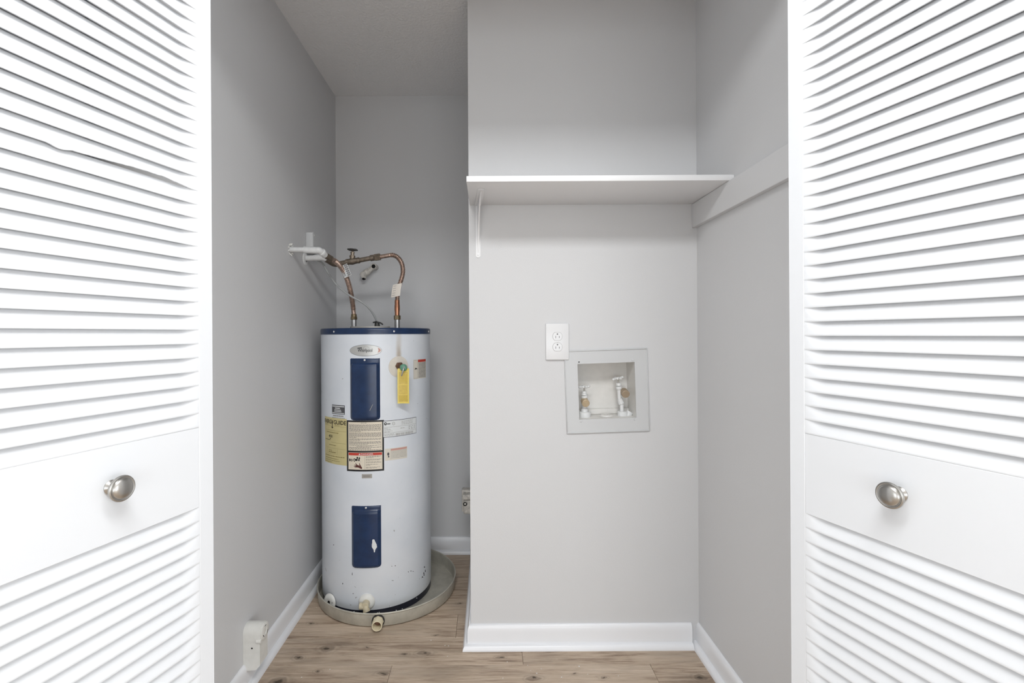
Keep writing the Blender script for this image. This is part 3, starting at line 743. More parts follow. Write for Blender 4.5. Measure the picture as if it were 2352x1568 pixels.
# energy guide
Lb = Label(747, 960, 796.5, 1066, 'yellow', lab='yellow energy guide label')
Lb.text('ENERG', 0.0, 0.865, 0.395, 0.955, 'dark_olive', bold=0.02)
Lb.text('GUIDE', 0.505, 0.865, 0.985, 0.955, 'dark_olive', bold=0.02)
Lb.poly([[(0.40, 0.955), (0.422, 0.955), (0.445, 0.90), (0.468, 0.955), (0.49, 0.955), (0.455, 0.86), (0.455, 0.80), (0.50, 0.805), (0.44, 0.765), (0.38, 0.805), (0.425, 0.80), (0.425, 0.86)]], 'dark_olive')
Lb.rects([(0.0, 0.822, 0.36, 0.826), (0.52, 0.82, 0.98, 0.824), (0.1, 0.72, 0.98, 0.724), (0.38, 0.462, 0.97, 0.466), (0.08, 0.338, 0.97, 0.341), (0.17, 0.21, 0.65, 0.213), (0.17, 0.33, 0.174, 0.21), (0.65, 0.33, 0.654, 0.21)], 'olive_print')
Lb.rects(textlines(0.05, 0.22, 0.835, 0.855, 1)+textlines(0.55, 0.75, 0.835, 0.855, 1)+textlines(0.14, 0.70, 0.665, 0.69, 1, 0.7)+textlines(0.28, 0.6, 0.395, 0.415, 1, 0.7)+textlines(0.25, 0.6, 0.235, 0.262, 1, 0.7)+textlines(0.06, 0.92, 0.155, 0.178, 1, 0.7)+textlines(0.06, 0.7, 0.102, 0.125, 1, 0.6)+textlines(0.02, 0.75, 0.06, 0.08, 1, 0.6)+textlines(0.02, 0.42, 0.02, 0.04, 1, 0.6), 'olive_print')
Lb.text('4828', 0.26, 0.565, 0.44, 0.625, 'dark_olive', bold=0.01)
Lb.rects([(0.05, 0.505, 0.33, 0.515), (0.32, 0.528, 0.36, 0.548)], 'dark_olive')
Lb.text('4736', 0.25, 0.272, 0.42, 0.302, 'olive_print')
# large warning label
Lb = Label(796.8, 965.5, 882, 1082.5, 'black', lab='large cream warning label with black border and red danger strip')
Lb.rects([(0.045, 0.405, 0.955, 0.968)], 'cream', 'paper', 0.0003)
Lb.rects([(0.045, 0.035, 0.955, 0.372)], 'cream', 'paper', 0.0003)
Lb.rects([(0.055, 0.315, 0.945, 0.365)], 'red_print', lift=0.0006)
Lb.text('DANGER', 0.40, 0.324, 0.72, 0.356, 'label_white', lift=0.0009)
Lb.poly([[(0.335, 0.324), (0.385, 0.324), (0.36, 0.356)]], 'label_white', lift=0.0009)
q = textlines(0.075, 0.925, 0.775, 0.925, 8, 0.5, [0, 0, 0, 0, 0, 0, 0, 0.62])+textlines(0.075, 0.925, 0.655, 0.765, 6, 0.5, [0, 0, 0, 0, 0, 0.75])
q += textlines(0.075, 0.925, 0.60, 0.65, 3, 0.5, [0, 0, 0.65])+textlines(0.075, 0.925, 0.525, 0.59, 4, 0.5, [0, 0, 0, 0.4])+textlines(0.075, 0.925, 0.503, 0.518, 1, 0.5)+textlines(0.28, 0.70, 0.485, 0.50, 1, 0.6)+textlines(0.075, 0.925, 0.440, 0.482, 2, 0.5, [0, 0.3])+textlines(0.075, 0.925, 0.41, 0.435, 1, 0.45)+textlines(0.4, 0.55, 0.945, 0.96, 1, 0.6)
Lb.rects(q, 'grey_print', lift=0.0006)
Lb.rects([(0.498, 0.045, 0.503, 0.31)], 'grey_print', 'rule', 0.0006)
Lb.rects(textlines(0.53, 0.93, 0.265, 0.305, 3, 0.5, [0, 0.1, 0.5])+textlines(0.53, 0.93, 0.215, 0.245, 2, 0.5, [0, 0.1])+textlines(0.53, 0.93, 0.165, 0.195, 2, 0.5, [0.1, 0])+textlines(0.53, 0.93, 0.115, 0.145, 2, 0.5, [0.2, 0.7])+textlines(0.53, 0.93, 0.06, 0.09, 2, 0.5, [0.1, 0.3]), 'grey_print', lift=0.0006)
def blob(cx, cy, rx, ry, n=10): return [(cx+rx*math.cos(2*PI*i/n), cy+ry*math.sin(2*PI*i/n)) for i in range(n)]
Lb.poly([blob(0.09, 0.222, 0.02, 0.03), blob(0.145, 0.22, 0.025, 0.026), blob(0.22, 0.225, 0.03, 0.034), blob(0.275, 0.228, 0.04, 0.02), blob(0.30, 0.268, 0.022, 0.022), blob(0.355, 0.262, 0.022, 0.02), blob(0.345, 0.225, 0.02, 0.024)], 'black', lift=0.0006)
Lb.poly([blob(0.145, 0.22, 0.008, 0.014), blob(0.22, 0.225, 0.012, 0.02)], 'cream', lift=0.0008)
hand = [[(0.30, 0.13), (0.40, 0.105), (0.43, 0.075), (0.42, 0.05), (0.38, 0.06), (0.30, 0.085), (0.27, 0.11)],
        [(0.30, 0.13), (0.255, 0.165), (0.245, 0.16), (0.275, 0.115)], [(0.28, 0.12), (0.215, 0.135), (0.21, 0.127), (0.28, 0.105)], [(0.28, 0.11), (0.20, 0.108), (0.20, 0.098), (0.285, 0.094)], [(0.30, 0.10), (0.215, 0.085), (0.22, 0.077), (0.32, 0.08)],
        [(0.36, 0.115), (0.345, 0.165), (0.357, 0.168), (0.405, 0.10)]]
Lb.poly(hand, 'hand_print', lift=0.0006)
Lb.rects([(0.08, 0.118, 0.2, 0.121), (0.1, 0.08, 0.18, 0.083), (0.25, 0.185, 0.40, 0.190)], 'soft_print', lift=0.0005)
# rating plate
Lb = Label(880, 963, 956, 1001, 'black', lab='white rating plate with thin black outline')
Lb.rects([(0.005, 0.025, 0.99, 0.975)], 'label_white', 'film', 0.0003)
Lb.rects([(0.02, 0.60, 0.98, 0.61), (0.02, 0.26, 0.98, 0.27)], 'grey_print', lift=0.0006)
Lb.rects(textlines(0.03, 0.20, 0.42, 0.58, 3, 0.4, [0.5, 0.1, 0])+textlines(0.03, 0.24, 0.28, 0.40, 2, 0.4, [0, 0.3])+textlines(0.03, 0.3, 0.08, 0.22, 2, 0.4)+textlines(0.50, 0.86, 0.66, 0.92, 3, 0.3)+textlines(0.47, 0.6, 0.44, 0.5, 1, 0.5)+textlines(0.72, 0.86, 0.32, 0.56, 3, 0.4, gap=0.04)+textlines(0.9, 0.95, 0.32, 0.56, 4, 0.4), 'soft_print', lift=0.0006)
Lb.rects([(0.33+0.55*i/30, 0.05, 0.33+0.55*i/30+rl.choice((0.006, 0.010, 0.013)), 0.20) for i in range(30)], 'soft_print', lift=0.0006)
Lb.poly([blob(0.06, 0.82, 0.035, 0.09, 18)], 'black', lift=0.0006); Lb.poly([blob(0.062, 0.83, 0.013, 0.04, 12)], 'label_white', lift=0.0008)
Lb.rects([(0.10, 0.77, 0.19, 0.83)], 'charcoal', lift=0.0006)
Lb.poly([blob(0.275, 0.80, 0.04, 0.10, 18)], 'soft_print', lift=0.0006); Lb.poly([blob(0.275, 0.80, 0.030, 0.078, 18)], 'label_white', lift=0.0008)
Lb.text('UL', 0.257, 0.755, 0.293, 0.845, 'soft_print', lift=0.0009)
# faded caution label
Lb = Label(884, 1028, 935, 1055, 'pale_cream', lab='small faded caution label with pale red strip')
Lb.rects([(0.25, 0.80, 0.985, 0.96)], 'faded_red'); Lb.rects(textlines(0.27, 0.97, 0.12, 0.78, 6, 0.35), 'soft_print')
Lb.poly([blob(0.14, 0.55, 0.045, 0.14), blob(0.155, 0.33, 0.03, 0.08)], 'charcoal'); Lb.rects([(0.24, 0.06, 0.245, 0.96)], 'soft_print', 'rule')
# small grey metal tag
Lb = Label(831, 1088.5, 854.5, 1098, 'grey_tag', lab='tiny grey metal tag')
Lb.rects(textlines(0.15, 0.85, 0.25, 0.75, 3, 0.5), 'grey_print')
# caution label near the right edge
Lb = Label(949.5, 825, 978, 869, 'pale_cream', lab='cream caution label with red strip')
Lb.rects([(0.30, 0.86, 0.97, 0.99)], 'red_print'); Lb.rects(textlines(0.33, 0.95, 0.04, 0.84, 12, 0.42), 'charcoal')
Lb.rects([(0.27, 0.03, 0.28, 0.97), (0.02, 0.03, 0.03, 0.97), (0.02, 0.03, 0.28, 0.04), (0.02, 0.96, 0.28, 0.97)], 'soft_print', 'rule')
Lb.poly([[(0.07, 0.50), (0.13, 0.58), (0.22, 0.55), (0.24, 0.48), (0.17, 0.52), (0.10, 0.48)]], 'black')

# ---- black chips near the foot
mb = MB()
for (px, py, a_, b_) in [(975, 1302, 1.2, 2.5), (973.5, 1316, 1.5, 2.2), (977, 1311, 1.0, 3.5), (970.5, 1325, 1.6, 1.6), (974, 1320, 1.2, 2.6), (944, 1311, 2.5, 0.8), (938, 1313, 1.0, 1.4), (949, 1312, 1.6, 0.8), (908, 1299, 1.6, 1.0), (900, 1300, 0.9, 1.2), (902, 1333, 2.8, 0.6), (809, 1318, 0.8, 4.0), (766, 1251, 1.0, 1.4), (787, 1340, 1.2, 2.0), (811, 1363, 0.9, 1.6)]:
    q_ = cpoly([(px-a_, py), (px-a_*0.3, py+b_*0.8), (px+a_, py+b_*0.4), (px+a_*0.5, py-b_), (px-a_*0.5, py-b_*0.7)], HR+0.0003)
    mb.add(q_.v, q_.f)
o = part('scuffs', mb, 'charcoal', heater, recalc=False); o['kind'] = 'stuff'
mb = MB()
for (px, py) in [(806, 1406), (813, 1404), (867, 1407), (871, 1406), (910, 1401), (924, 1398), (957, 1373)]:
    q_ = cpoly([(px-1.6, py), (px, py+1.0), (px+1.8, py+0.3), (px+0.6, py-1.2)], HR-0.0009)
    mb.add(q_.v, q_.f)
o = part('paint_flecks', mb, 'label_white', heater, recalc=False); o['kind'] = 'stuff'

# ---- relief valve
rp, rz = cyl(915.7, 842)
def discpatch(ph, z, r, R, n=36, rim=0.0):
    rings = [[onc(ph+r*k/5*math.cos(2*PI*i/n)/HR, z+r*k/5*math.sin(2*PI*i/n), R) for i in range(n+1)] for k in range(0, 6)]
    rings.append([onc(ph+r*math.cos(2*PI*i/n)/HR, z+r*math.sin(2*PI*i/n), R-rim) for i in range(n+1)])
    return MB().grid(rings)
M['plate_stain'] = mat('cream_gasket_plate', rgb(222, 216, 206), 0.5, var=0.08, vscale=30)
nr = Vector((math.sin(rp), -math.cos(rp), 0)); pr = onc(rp, rz+0.004, HR)
rv = part('relief_valve', MB().hexa(pr-nr*0.01, pr+nr*0.016, 0.0165).cyl(pr+nr*0.012, pr+nr*0.03, 0.0125, 0.0105, 20, 0.001), 'brown_brass', heater, 'oxidised brass relief valve')
part('relief_plate', discpatch(rp, rz, 0.0445, HR+0.0022, rim=0.0022), 'plate_stain', heater, 'round cream cover plate behind the relief valve')
gq = at(927, 844, pr.y-0.045); ax = Vector((0.35, -0.93, 0.05)).normalized()
part('valve_cap', MB().lathe([(0.0125, -0.012), (0.0145, -0.006), (0.0150, 0.002), (0.0135, 0.008), (0.0095, 0.012), (0.004, 0.0135), (0.0002, 0.0138)], 28, frame(gq, ax), True, False).cyl(pr+nr*0.024, gq, 0.0075, n=14), 'green', rv, 'green oxidised valve cap')
lv0 = at(929, 842, gq.y-0.012); lv1 = at(922.5, 863, gq.y-0.016)
part('lever', MB().tube(spline([lv0, lv0.lerp(lv1, 0.4)+Vector((0, -0.006, 0)), lv0.lerp(lv1, 0.8)+Vector((0, -0.004, 0)), lv1], 6), [0.0028]*18+[0.0022], 10), 'galv', rv, 'thin steel test lever')
# ---- drain valve at the foot
dpn, dz_ = cyl(842.5, 1381.5); nd = Vector((math.sin(dpn), -math.cos(dpn), 0)); pd = onc(dpn, dz_, HR)
dv = part('drain_valve', MB().lathe([(0.034, 0.0), (0.033, 0.004), (0.028, 0.009), (0.020, 0.012), (0.016, 0.012)], 36, frame(pd-nd*0.0012, nd), True, True), 'box_paint', heater, 'beige plastic drain valve with round white flange')
sd = Vector((nd.y, -nd.x, 0))
if sd.x > 0: sd = -sd
hc = pd+nd*0.024+Vector((0, 0, -0.004))
part('valve_body', MB().cyl(pd, pd+nd*0.036, 0.0150, n=18, bev=0.001).cyl(hc, hc+sd*0.025, 0.0125, 0.0135, 20, 0.0015), 'beige', dv)
part('valve_slot', MB().lathe([(0.006, 0), (0.0062, 0.0012), (0.003, 0.0012), (0.003, 0)], 16, frame(hc+sd*0.025, sd)).box((-0.0008, -0.003, 0), (0.0008, 0.003, 0.0008), frame(hc+sd*0.025, sd)), 'dark', dv)
s0 = pd+nd*0.026; s1 = s0+Vector((0.006, -0.006, -0.022))
part('spout', MB().tube([s0, s0.lerp(s1, 0.5), s1], [0.0130, 0.0125, 0.0145], 18), 'beige', dv)
part('spout_mouth', MB().cyl(s1, s1+(s1-s0).normalized()*0.0006, 0.0108, n=16), 'olive_print', dv)

# ------------------------------------------------------------------ loose things around the heater
# yellow instruction tag hanging from the relief valve
tg0, tg1 = at(913, 846, gq.y+0.004), at(940, 927, gq.y+0.004)
tag_o = root('hang_tag', ((tg0.x+tg1.x)/2, gq.y, tg1.z), 'yellow instruction tag hanging from the relief valve lever', 'tag')
def tagpt(u, v, lift=0.0):
    x = tg0.x+(tg1.x-tg0.x)*u; z = tg1.z+(tg0.z-tg1.z)*v
    return Vector((x-0.0015*(1-v), gq.y+0.009-0.004*math.sin(v*PI)-0.003*(2*u-1)**2-lift+0.006*(1-v), z))
rows = [[tagpt(i/6, j/14, 0.0004) for i in range(7)] for j in range(15)]
rowsb = [[tagpt(i/6, j/14, 0.0) for i in range(7)] for j in range(15)]
mb = MB().grid(rows).grid([r[::-1] for r in rowsb])
for r1_, r2_ in ((rows[0], rowsb[0]), (rows[-1], rowsb[-1]), ([r[0] for r in rows], [r[0] for r in rowsb]), ([r[-1] for r in rows], [r[-1] for r in rowsb])): mb.grid([r1_, r2_])
tp = part('tag_paper', mb, 'tag_yellow', tag_o)
def tagprint(rs, m, lift, name='print'):
    mb = MB()
    for (u0, v0, u1, v1) in rs: 
        n = 3
        mb.grid([[tagpt(u0+(u1-u0)*i/n, v0, lift) for i in range(n+1)], [tagpt(u0+(u1-u0)*i/n, v1, lift) for i in range(n+1)]])
    o = part(name, mb, m, tp, recalc=False); o['kind'] = 'stuff'; return o
M['tag_field'] = mat('ochre_tag_field', rgb(216, 190, 98), 0.5, var=0.12, vscale=70)
o = part('print_field', MB().grid([[tagpt(0.10+0.78*i/6, 0.05+0.85*j/12, 0.0007) for i in range(7)] for j in range(13)]), 'tag_field', tp, recalc=False)
tagprint([(a, b, c_, d_) for (a, b, c_, d_) in textlines(0.14, 0.86, 0.60, 0.84, 8, 0.35, wmin=0.08, wmax=0.2, gap=0.03)+textlines(0.14, 0.86, 0.06, 0.22, 5, 0.35, wmin=0.08, wmax=0.2, gap=0.03)], 'amber_print', 0.0010)
tagprint([(0.12, 0.25, 0.86, 0.265), (0.12, 0.53, 0.86, 0.545)], 'tag_yellow', 0.0011, 'rule')
# loose round escutcheon standing in the pan
ep, _ = cyl(759, 1381, HR+0.006)
ne = Vector((math.sin(ep)+0.18, -math.cos(ep), 0.16)).normalized()
ec = onc(ep, 0.0405, HR+0.012)
es = root('escutcheon', (ec.x, ec.y, 0.006), 'loose round white escutcheon plate leaning in the drain pan', 'plate')
ed = part('disc', MB().lathe([(0.0075, 0.003), (0.012, 0.0042), (0.026, 0.004), (0.031, 0.002), (0.0345, -0.002), (0.0335, -0.003), (0.030, 0.0008), (0.012, 0.0030), (0.0075, 0.002)], 40, frame(ec, ne)), 'box_paint', es)
part('bore', MB().lathe([(0.0078, 0.0024), (0.0001, 0.0024)], 20, frame(ec, ne)), 'dark', ed)
for a in (0.2, PI+0.2): part('screw_hole', MB().lathe([(0.002, 0.0), (0.0018, 0.0004)], 10, frame(ec, ne) @ Matrix.Translation((0.021*math.cos(a), 0.021*math.sin(a), 0.0042)), True, True), 'dark', ed)

# ---- nipples on the heater top
NH, NC = at(813, 740, 2.215), at(912.5, 742, 2.215)
def zp(nn, py): return H-(py-CY+TH*(nn.x*F/nn.y))/F*nn.y
for nn in (NH, NC):
    part('nipple', MB().cyl((nn.x, nn.y, ZT-0.002), (nn.x, nn.y, zp(nn, 734)), 0.0125, n=24).lathe([(0.0125, 0), (0.017, 0), (0.016, 0.004), (0.0125, 0.005)], 24, Matrix.Translation((nn.x, nn.y, ZT))), 'galv', heater, 'galvanised pipe nipple')
def flex(pts, r=0.0105, amp=0.0014, pitch=0.0068, a=0.0, b=0.0):
    P = resample(spline(pts, 14), pitch/6); rad = []; n = len(P); L = n*pitch/6
    for i in range(n):
        s_ = i*pitch/6; w_ = 1.0
        if s_ < a or s_ > L-b: w_ = 0.0
        rad.append(r+amp*w_*math.sin(2*PI*i/6)-(1-w_)*0.0006)
    return MB().tube(P, rad, 18)
# ---- hot line
hw0 = at(668, 573, 1.974); hw0.x = XL+0.0005
hot = root('hot_water_line', hw0, 'white painted pipe from the wall ending in a copper flexible connector', 'water pipe')
hA, hB = at(697, 573.5, 1.975), at(733, 575, 1.98)
part('pipe', MB().cyl(hw0, hA+Vector((0.01, 0, 0)), 0.0105, n=22), 'pipe_white', hot, 'white painted pipe')
hE = [hA, hA.lerp(hB, 0.15), hA.lerp(hB, 0.8), hB, at(741, 581, 1.995), at(746, 586, 2.01)]
part('elbow', MB().tube(spline(hE, 6), [0.0115]*2+[0.0138]*24+[0.0135]*5, 20), 'pipe_white', hot, 'white painted elbow')
part('elbow_collar', MB().cyl(at(738, 578, 1.988), at(742, 581.5, 1.997), 0.0165, n=22, bev=0.002), 'pipe_white', hot)
mb = MB()
rr = random.Random(11)
for i in range(9):     # torn plaster where the pipe enters the wall
    a = 2*PI*i/9; q = hw0+Vector((0.0, math.cos(a)*0.017, math.sin(a)*0.019))
    s_ = rr.uniform(0.35, 0.85)
    mb.tube([q-Vector((0.001, 0, 0)), q+Vector((0.006*s_, math.cos(a)*0.003, math.sin(a)*0.004)), q+Vector((0.009*s_, math.cos(a)*0.006, math.sin(a)*0.008))], [0.0065*s_, 0.0045*s_, 0.0008], 7)
pl_ = part('torn_plaster', mb, 'box_paint', hot, 'torn white plaster collar'); pl_['kind'] = 'stuff'
fx = [at(746, 585, 2.01), at(757, 592, 2.035), at(766, 597, 2.055), at(778, 607, 2.085), at(790, 623, 2.115), at(798, 643, 2.145), at(805, 668, 2.175), at(809.5, 693, 2.2), Vector((NH.x-0.0015, 2.213, zp(NH, 712))), Vector((NH.x, NH.y, zp(NH, 724)))]
part('dark_coupling', MB().tube(spline([at(744, 584, 2.006), at(752, 589, 2.024), at(761, 594.5, 2.044)], 6), 0.0128, 20), 'dark_brass', hot)
ftube = part('flexible_connector', flex(fx[2:], a=0.006, b=0.03), 'copper', hot, 'corrugated copper flexible tube')
zt, zb_ = zp(NH, 721), zp(NH, 734)+0.0002
part('union_nut', MB().cyl((NH.x, NH.y, zb_), (NH.x, NH.y, zt), 0.0135, 0.0125, 24, 0.002).hexa((NH.x, NH.y, zb_), (NH.x, NH.y, zb_+0.014), 0.0150), 'brass_nut', hot)
def flag(cpts, w, m, parent, name, wrap):
    rows = []
    for p, dirv in cpts: rows.append([p-dirv*w*0.35+Vector((0, -0.0145, 0)), p+Vector((0, -0.016, 0)), p+dirv*w*0.65+Vector((0, -0.0145, 0))])
    rows2 = [[q+Vector((0, 0.0005, 0)) for q in r] for r in rows]
    mb = MB().grid(rows).grid([r[::-1] for r in rows2])
    return part(name, mb, m, parent)
dd = Vector((0.86, 0, 0.42)).normalized()
lp = [(at(788.5, 611, 2.11), dd), (at(793, 622, 2.12), dd), (at(799, 637, 2.135), dd)]
lab = flag(lp, 0.034, 'label_white', hot, 'paper_label', True); lab['label'] = 'white paper label printed in black'
# black printed figures on the label
mb = MB(); a0, a1 = lp[0][0], lp[2][0]
for i in range(6):
    q = a0.lerp(a1, 0.1+0.16*i)+dd*0.0135+Vector((0, -0.0162, 0)); ax = (a1-a0).normalized()
    n_ = 12
    for k in range(n_):
        a, b = 2*PI*k/n_, 2*PI*(k+1)/n_
        P_ = lambda r, t_: q+dd*math.cos(t_)*0.0075*r+ax*math.sin(t_)*0.0038*r
        mb.add([P_(1, a), P_(1, b), P_(0.62, b), P_(0.62, a)], [(0, 1, 2, 3)])
    mb.add([q+dd*0.006-ax*0.0006, q+dd*0.006+ax*0.0006, q-dd*0.006+ax*0.0006, q-dd*0.006-ax*0.0006], [(0, 1, 2, 3)])
for k in range(3):
    q0 = a0.lerp(a1, 0.15)-dd*(0.0005+k*0.0032)+Vector((0, -0.0163, 0)); q1 = a0.lerp(a1, 0.9)-dd*(0.0005+k*0.0032)+Vector((0, -0.0163, 0))
    mb.add([q0, q1, q1-dd*0.0011, q0-dd*0.0011], [(0, 1, 2, 3)])
o = part('print', mb, 'charcoal', lab, recalc=False); o['kind'] = 'stuff'

# ---- cold line with gate valve
cw0 = at(702, 593, 2.134); cw0.x = XL+0.0005
cold = root('cold_water_line', cw0, 'dark brass supply pipe with gate valve and copper flexible connector', 'water pipe')
part('escutcheon', MB().lathe([(0.0135, 0.006), (0.022, 0.0055), (0.0275, 0.003), (0.0285, 0.0)], 32, frame(cw0-Vector((0, 0, 0.004)), (1, 0, 0)), False, False), 'pipe_white', cold)
cA, cB = cw0, at(741, 591.5, 2.14)
part('pipe', MB().tube(spline([cA, cA.lerp(cB, 0.5), cB, at(746, 594, 2.15)], 6), [0.0125]*7+[0.0142]*12, 20), 'pipe_white', cold, 'white painted pipe stub')
cd = [at(746, 594, 2.15), at(754, 598.5, 2.17), at(765, 605, 2.195), at(775, 606.5, 2.21), at(784, 604.5, 2.212), at(800, 601.5, 2.212)]
P_ = spline(cd, 6); part('dark_elbow', MB().tube(P_, [0.0128 if i < 20 else 0.0112 for i in range(len(P_))], 20), 'dark_brass', cold)
vb0, vb1 = at(795, 602, 2.212), at(826, 597.5, 2.212); vc = vb0.lerp(vb1, 0.45); vd = (vb1-vb0).normalized()
gv = part('gate_valve', MB().tube([vb0, vb0.lerp(vb1, 0.12), vb0.lerp(vb1, 0.2), vb0.lerp(vb1, 0.45), vb0.lerp(vb1, 0.7), vb0.lerp(vb1, 0.86), vb0.lerp(vb1, 0.87), vb1], [0.0135, 0.014, 0.013, 0.0165, 0.0135, 0.013, 0.0142, 0.0138], 22), 'dark_brass', cold, 'tarnished brass gate valve')
up = Vector((0.04, 0, 1)).normalized()
part('bonnet', MB().lathe([(0.0115, 0.008), (0.0115, 0.018), (0.0135, 0.0185), (0.0135, 0.026), (0.0088, 0.028), (0.0082, 0.037), (0.0098, 0.0375), (0.0098, 0.043), (0.0045, 0.045), (0.0035, 0.052)], 8, frame(vc, up), False, True), 'dark_brass', gv)
hwp = vc+up*0.0535; Mw = frame(hwp, up)
mb = MB(); ring = []
for i in range(25):
    a = 2*PI*i/24; r_ = 0.0195+0.0022*math.cos(6*a); ring.append(Mw @ Vector((r_*math.cos(a), r_*math.sin(a), 0)))
mb.tube(ring, 0.0034, 10, False)
for k in range(4):
    a = PI/4+k*PI/2; mb.tube([Mw @ Vector((0, 0, -0.001)), Mw @ Vector((0.018*math.cos(a), 0.018*math.sin(a), 0))], 0.0028, 8)
mb.cyl(Mw @ Vector((0, 0, -0.004)), Mw @ Vector((0, 0, 0.004)), 0.006, n=12)
part('handwheel', mb, 'handwheel', gv, 'dark lobed handwheel')
ce = at(850, 593, 2.212)
part('brass_pipe', MB().cyl(vb1, ce, 0.0108, n=20), 'dark_brass', cold)
u0_, u1_, u2_ = ce, at(860, 591.5, 2.212), at(874, 589.5, 2.212)
part('union', MB().cyl(u0_, u1_, 0.0140, n=20, bev=0.002).hexa(u1_, u2_, 0.0165), 'dark_brass', cold, 'brass union nut')
cf = [u2_, at(884, 588, 2.212), at(894, 586.2, 2.212), at(904, 586, 2.212), at(914, 591.5, 2.212), at(921.5, 602, 2.212), at(925, 614, 2.212), at(925.3, 627, 2.212), at(922, 641, 2.213), at(917, 657, 2.214), at(913.5, 674, 2.215), Vector((NC.x, NC.y, zp(NC, 692)))]
part('flexible_connector', flex(cf, r=0.0102, a=0.045, b=0.004), 'copper', cold, 'corrugated copper flexible tube')
z_ = lambda py: at(NC.x, py, NC.y).z
zz = lambda py: H-(py-CY+TH*(912.5-CX))/F*NC.y
part('copper_sleeve', MB().lathe([(0.0108, zz(689)), (0.0112, zz(692)), (0.0112, zz(697)), (0.0122, zz(703)), (0.0124, zz(711)), (0.0108, zz(718)), (0.0108, zz(725))], 24, Matrix.Translation((NC.x, NC.y, 0))), 'bright_copper', cold)
part('union_nut', MB().hexa((NC.x, NC.y, zz(734)), (NC.x, NC.y, zz(724)), 0.0155), 'brass_nut', cold)
d2_ = Vector((-0.97, 0, -0.2)).normalized()
lp2 = [(at(917.5, 652, 2.214), d2_), (at(914.5, 666, 2.214), d2_), (at(913, 681, 2.215), d2_)]
M['clear_label'] = mat('frosted_white_label', rgb(226, 218, 208), 0.35)
lab2 = flag(lp2, 0.042, 'clear_label', cold, 'paper_label', True); lab2['label'] = 'pale label wrapped on the copper tube'
mb = MB()
for k in range(5):
    q = lp2[0][0].lerp(lp2[2][0], 0.12+k*0.18)+Vector((0, -0.0163, 0))
    mb.add([q+d2_*0.010, q+d2_*0.024, q+d2_*0.024+Vector((0, 0, -0.0018)), q+d2_*0.010+Vector((0, 0, -0.0018))], [(0, 1, 2, 3)])
o = part('print', mb, 'soft_print', lab2, recalc=False); o['kind'] = 'stuff'

# ---- electrical box and cable
jy0, jy1, jx, jz0, jz1 = 2.144, 2.245, -0.778, 1.540, 1.632
jb = root('junction_box', (XL, (jy0+jy1)/2, jz0), 'square grey-white electrical junction box on the wall above the pipes', 'junction box')
part('box_body', MB().box((XL+0.0004, jy0, jz0), (jx-0.003, jy1, jz1), None, 0.0025, 2), 'frame_grey', jb)
cv = part('cover', MB().box((jx-0.003, jy0-0.001, jz0-0.001), (jx, jy1+0.001, jz1+0.001), None, 0.001, 1), 'frame_grey', jb)
for a, b in ((jy0+0.011, jz1-0.012), (jy1-0.011, jz0+0.012)):
    part('screw', MB().lathe([(0.0038, 0), (0.003, 0.0016), (0.001, 0.002)], 12, frame((jx, a, b), (1, 0, 0)), True, True), 'screw', cv)
cab = [Vector((-0.792, 2.185, jz0+0.003)), Vector((-0.786, 2.185, jz0-0.02)), at(740, 604, 2.185), at(752, 624, 2.18), at(768, 648, 2.165), at(786, 666, 2.15), at(806, 680, 2.14), at(828, 692, 2.145), at(846, 706, 2.16), at(858, 722, 2.18), at(866, 739, 2.195)]
cb = root('power_cable', (cab[-1].x, cab[-1].y, ZT+0.003), 'thin grey power cable running from the junction box to the heater top', 'cable')
part('sheath', MB().tube(resample(spline(cab, 8), 0.006), 0.0042, 12), 'cable', cb)
q = cab[-1]
part('strain_relief', MB().cyl((q.x+0.001, q.y, ZT+0.003), (q.x, q.y, q.z), 0.013, 0.011, 16, 0.002).tube([(q.x-0.016, q.y-0.008, q.z-0.003), (q.x, q.y-0.014, q.z+0.001), (q.x+0.018, q.y-0.008, q.z-0.005), (q.x+0.026, q.y, q.z-0.012)], 0.0035, 8), 'handwheel', cb)

# ---- open pipe stub on the back wall
sA = at(858, 611.5, YB-0.045); sB = at(834, 632, YB-0.05)
st = root('pipe_stub', (sA.x, YB, sB.z-0.02), 'short cut-off white pipe fitting sticking out of the back wall', 'pipe fitting')
part('wall_stub', MB().cyl(Vector((sA.x, YB-0.0005, sA.z)), sA+Vector((0, -0.002, 0)), 0.0165, n=22, bev=0.002), 'grimy', st)
part('bore', MB().cyl(sA+Vector((0, -0.0021, 0)), sA+Vector((0, -0.0027, 0)), 0.0105, n=20), 'dark', st)
mid = sA.lerp(sB, 0.5)
part('branch', MB().tube([sA+Vector((0, 0.018, 0)), mid+Vector((0, 0.008, 0)), mid.lerp(sB, 0.1)+Vector((0, 0.006, 0)), sB, sB+(sB-sA).normalized()*0.012], [0.0135, 0.0145, 0.0185, 0.0185, 0.013], 22), 'grimy', st)
sd_ = sB+Vector((0.006, -0.004, -0.018))
part('branch_mouth', MB().cyl(sB+Vector((0.004, 0, -0.010)), sd_, 0.012, 0.0115, 18), 'grimy', st)
part('branch_bore', MB().cyl(sd_, sd_+Vector((0.0003, -0.0004, -0.0006)), 0.010, n=16), 'dark', st)

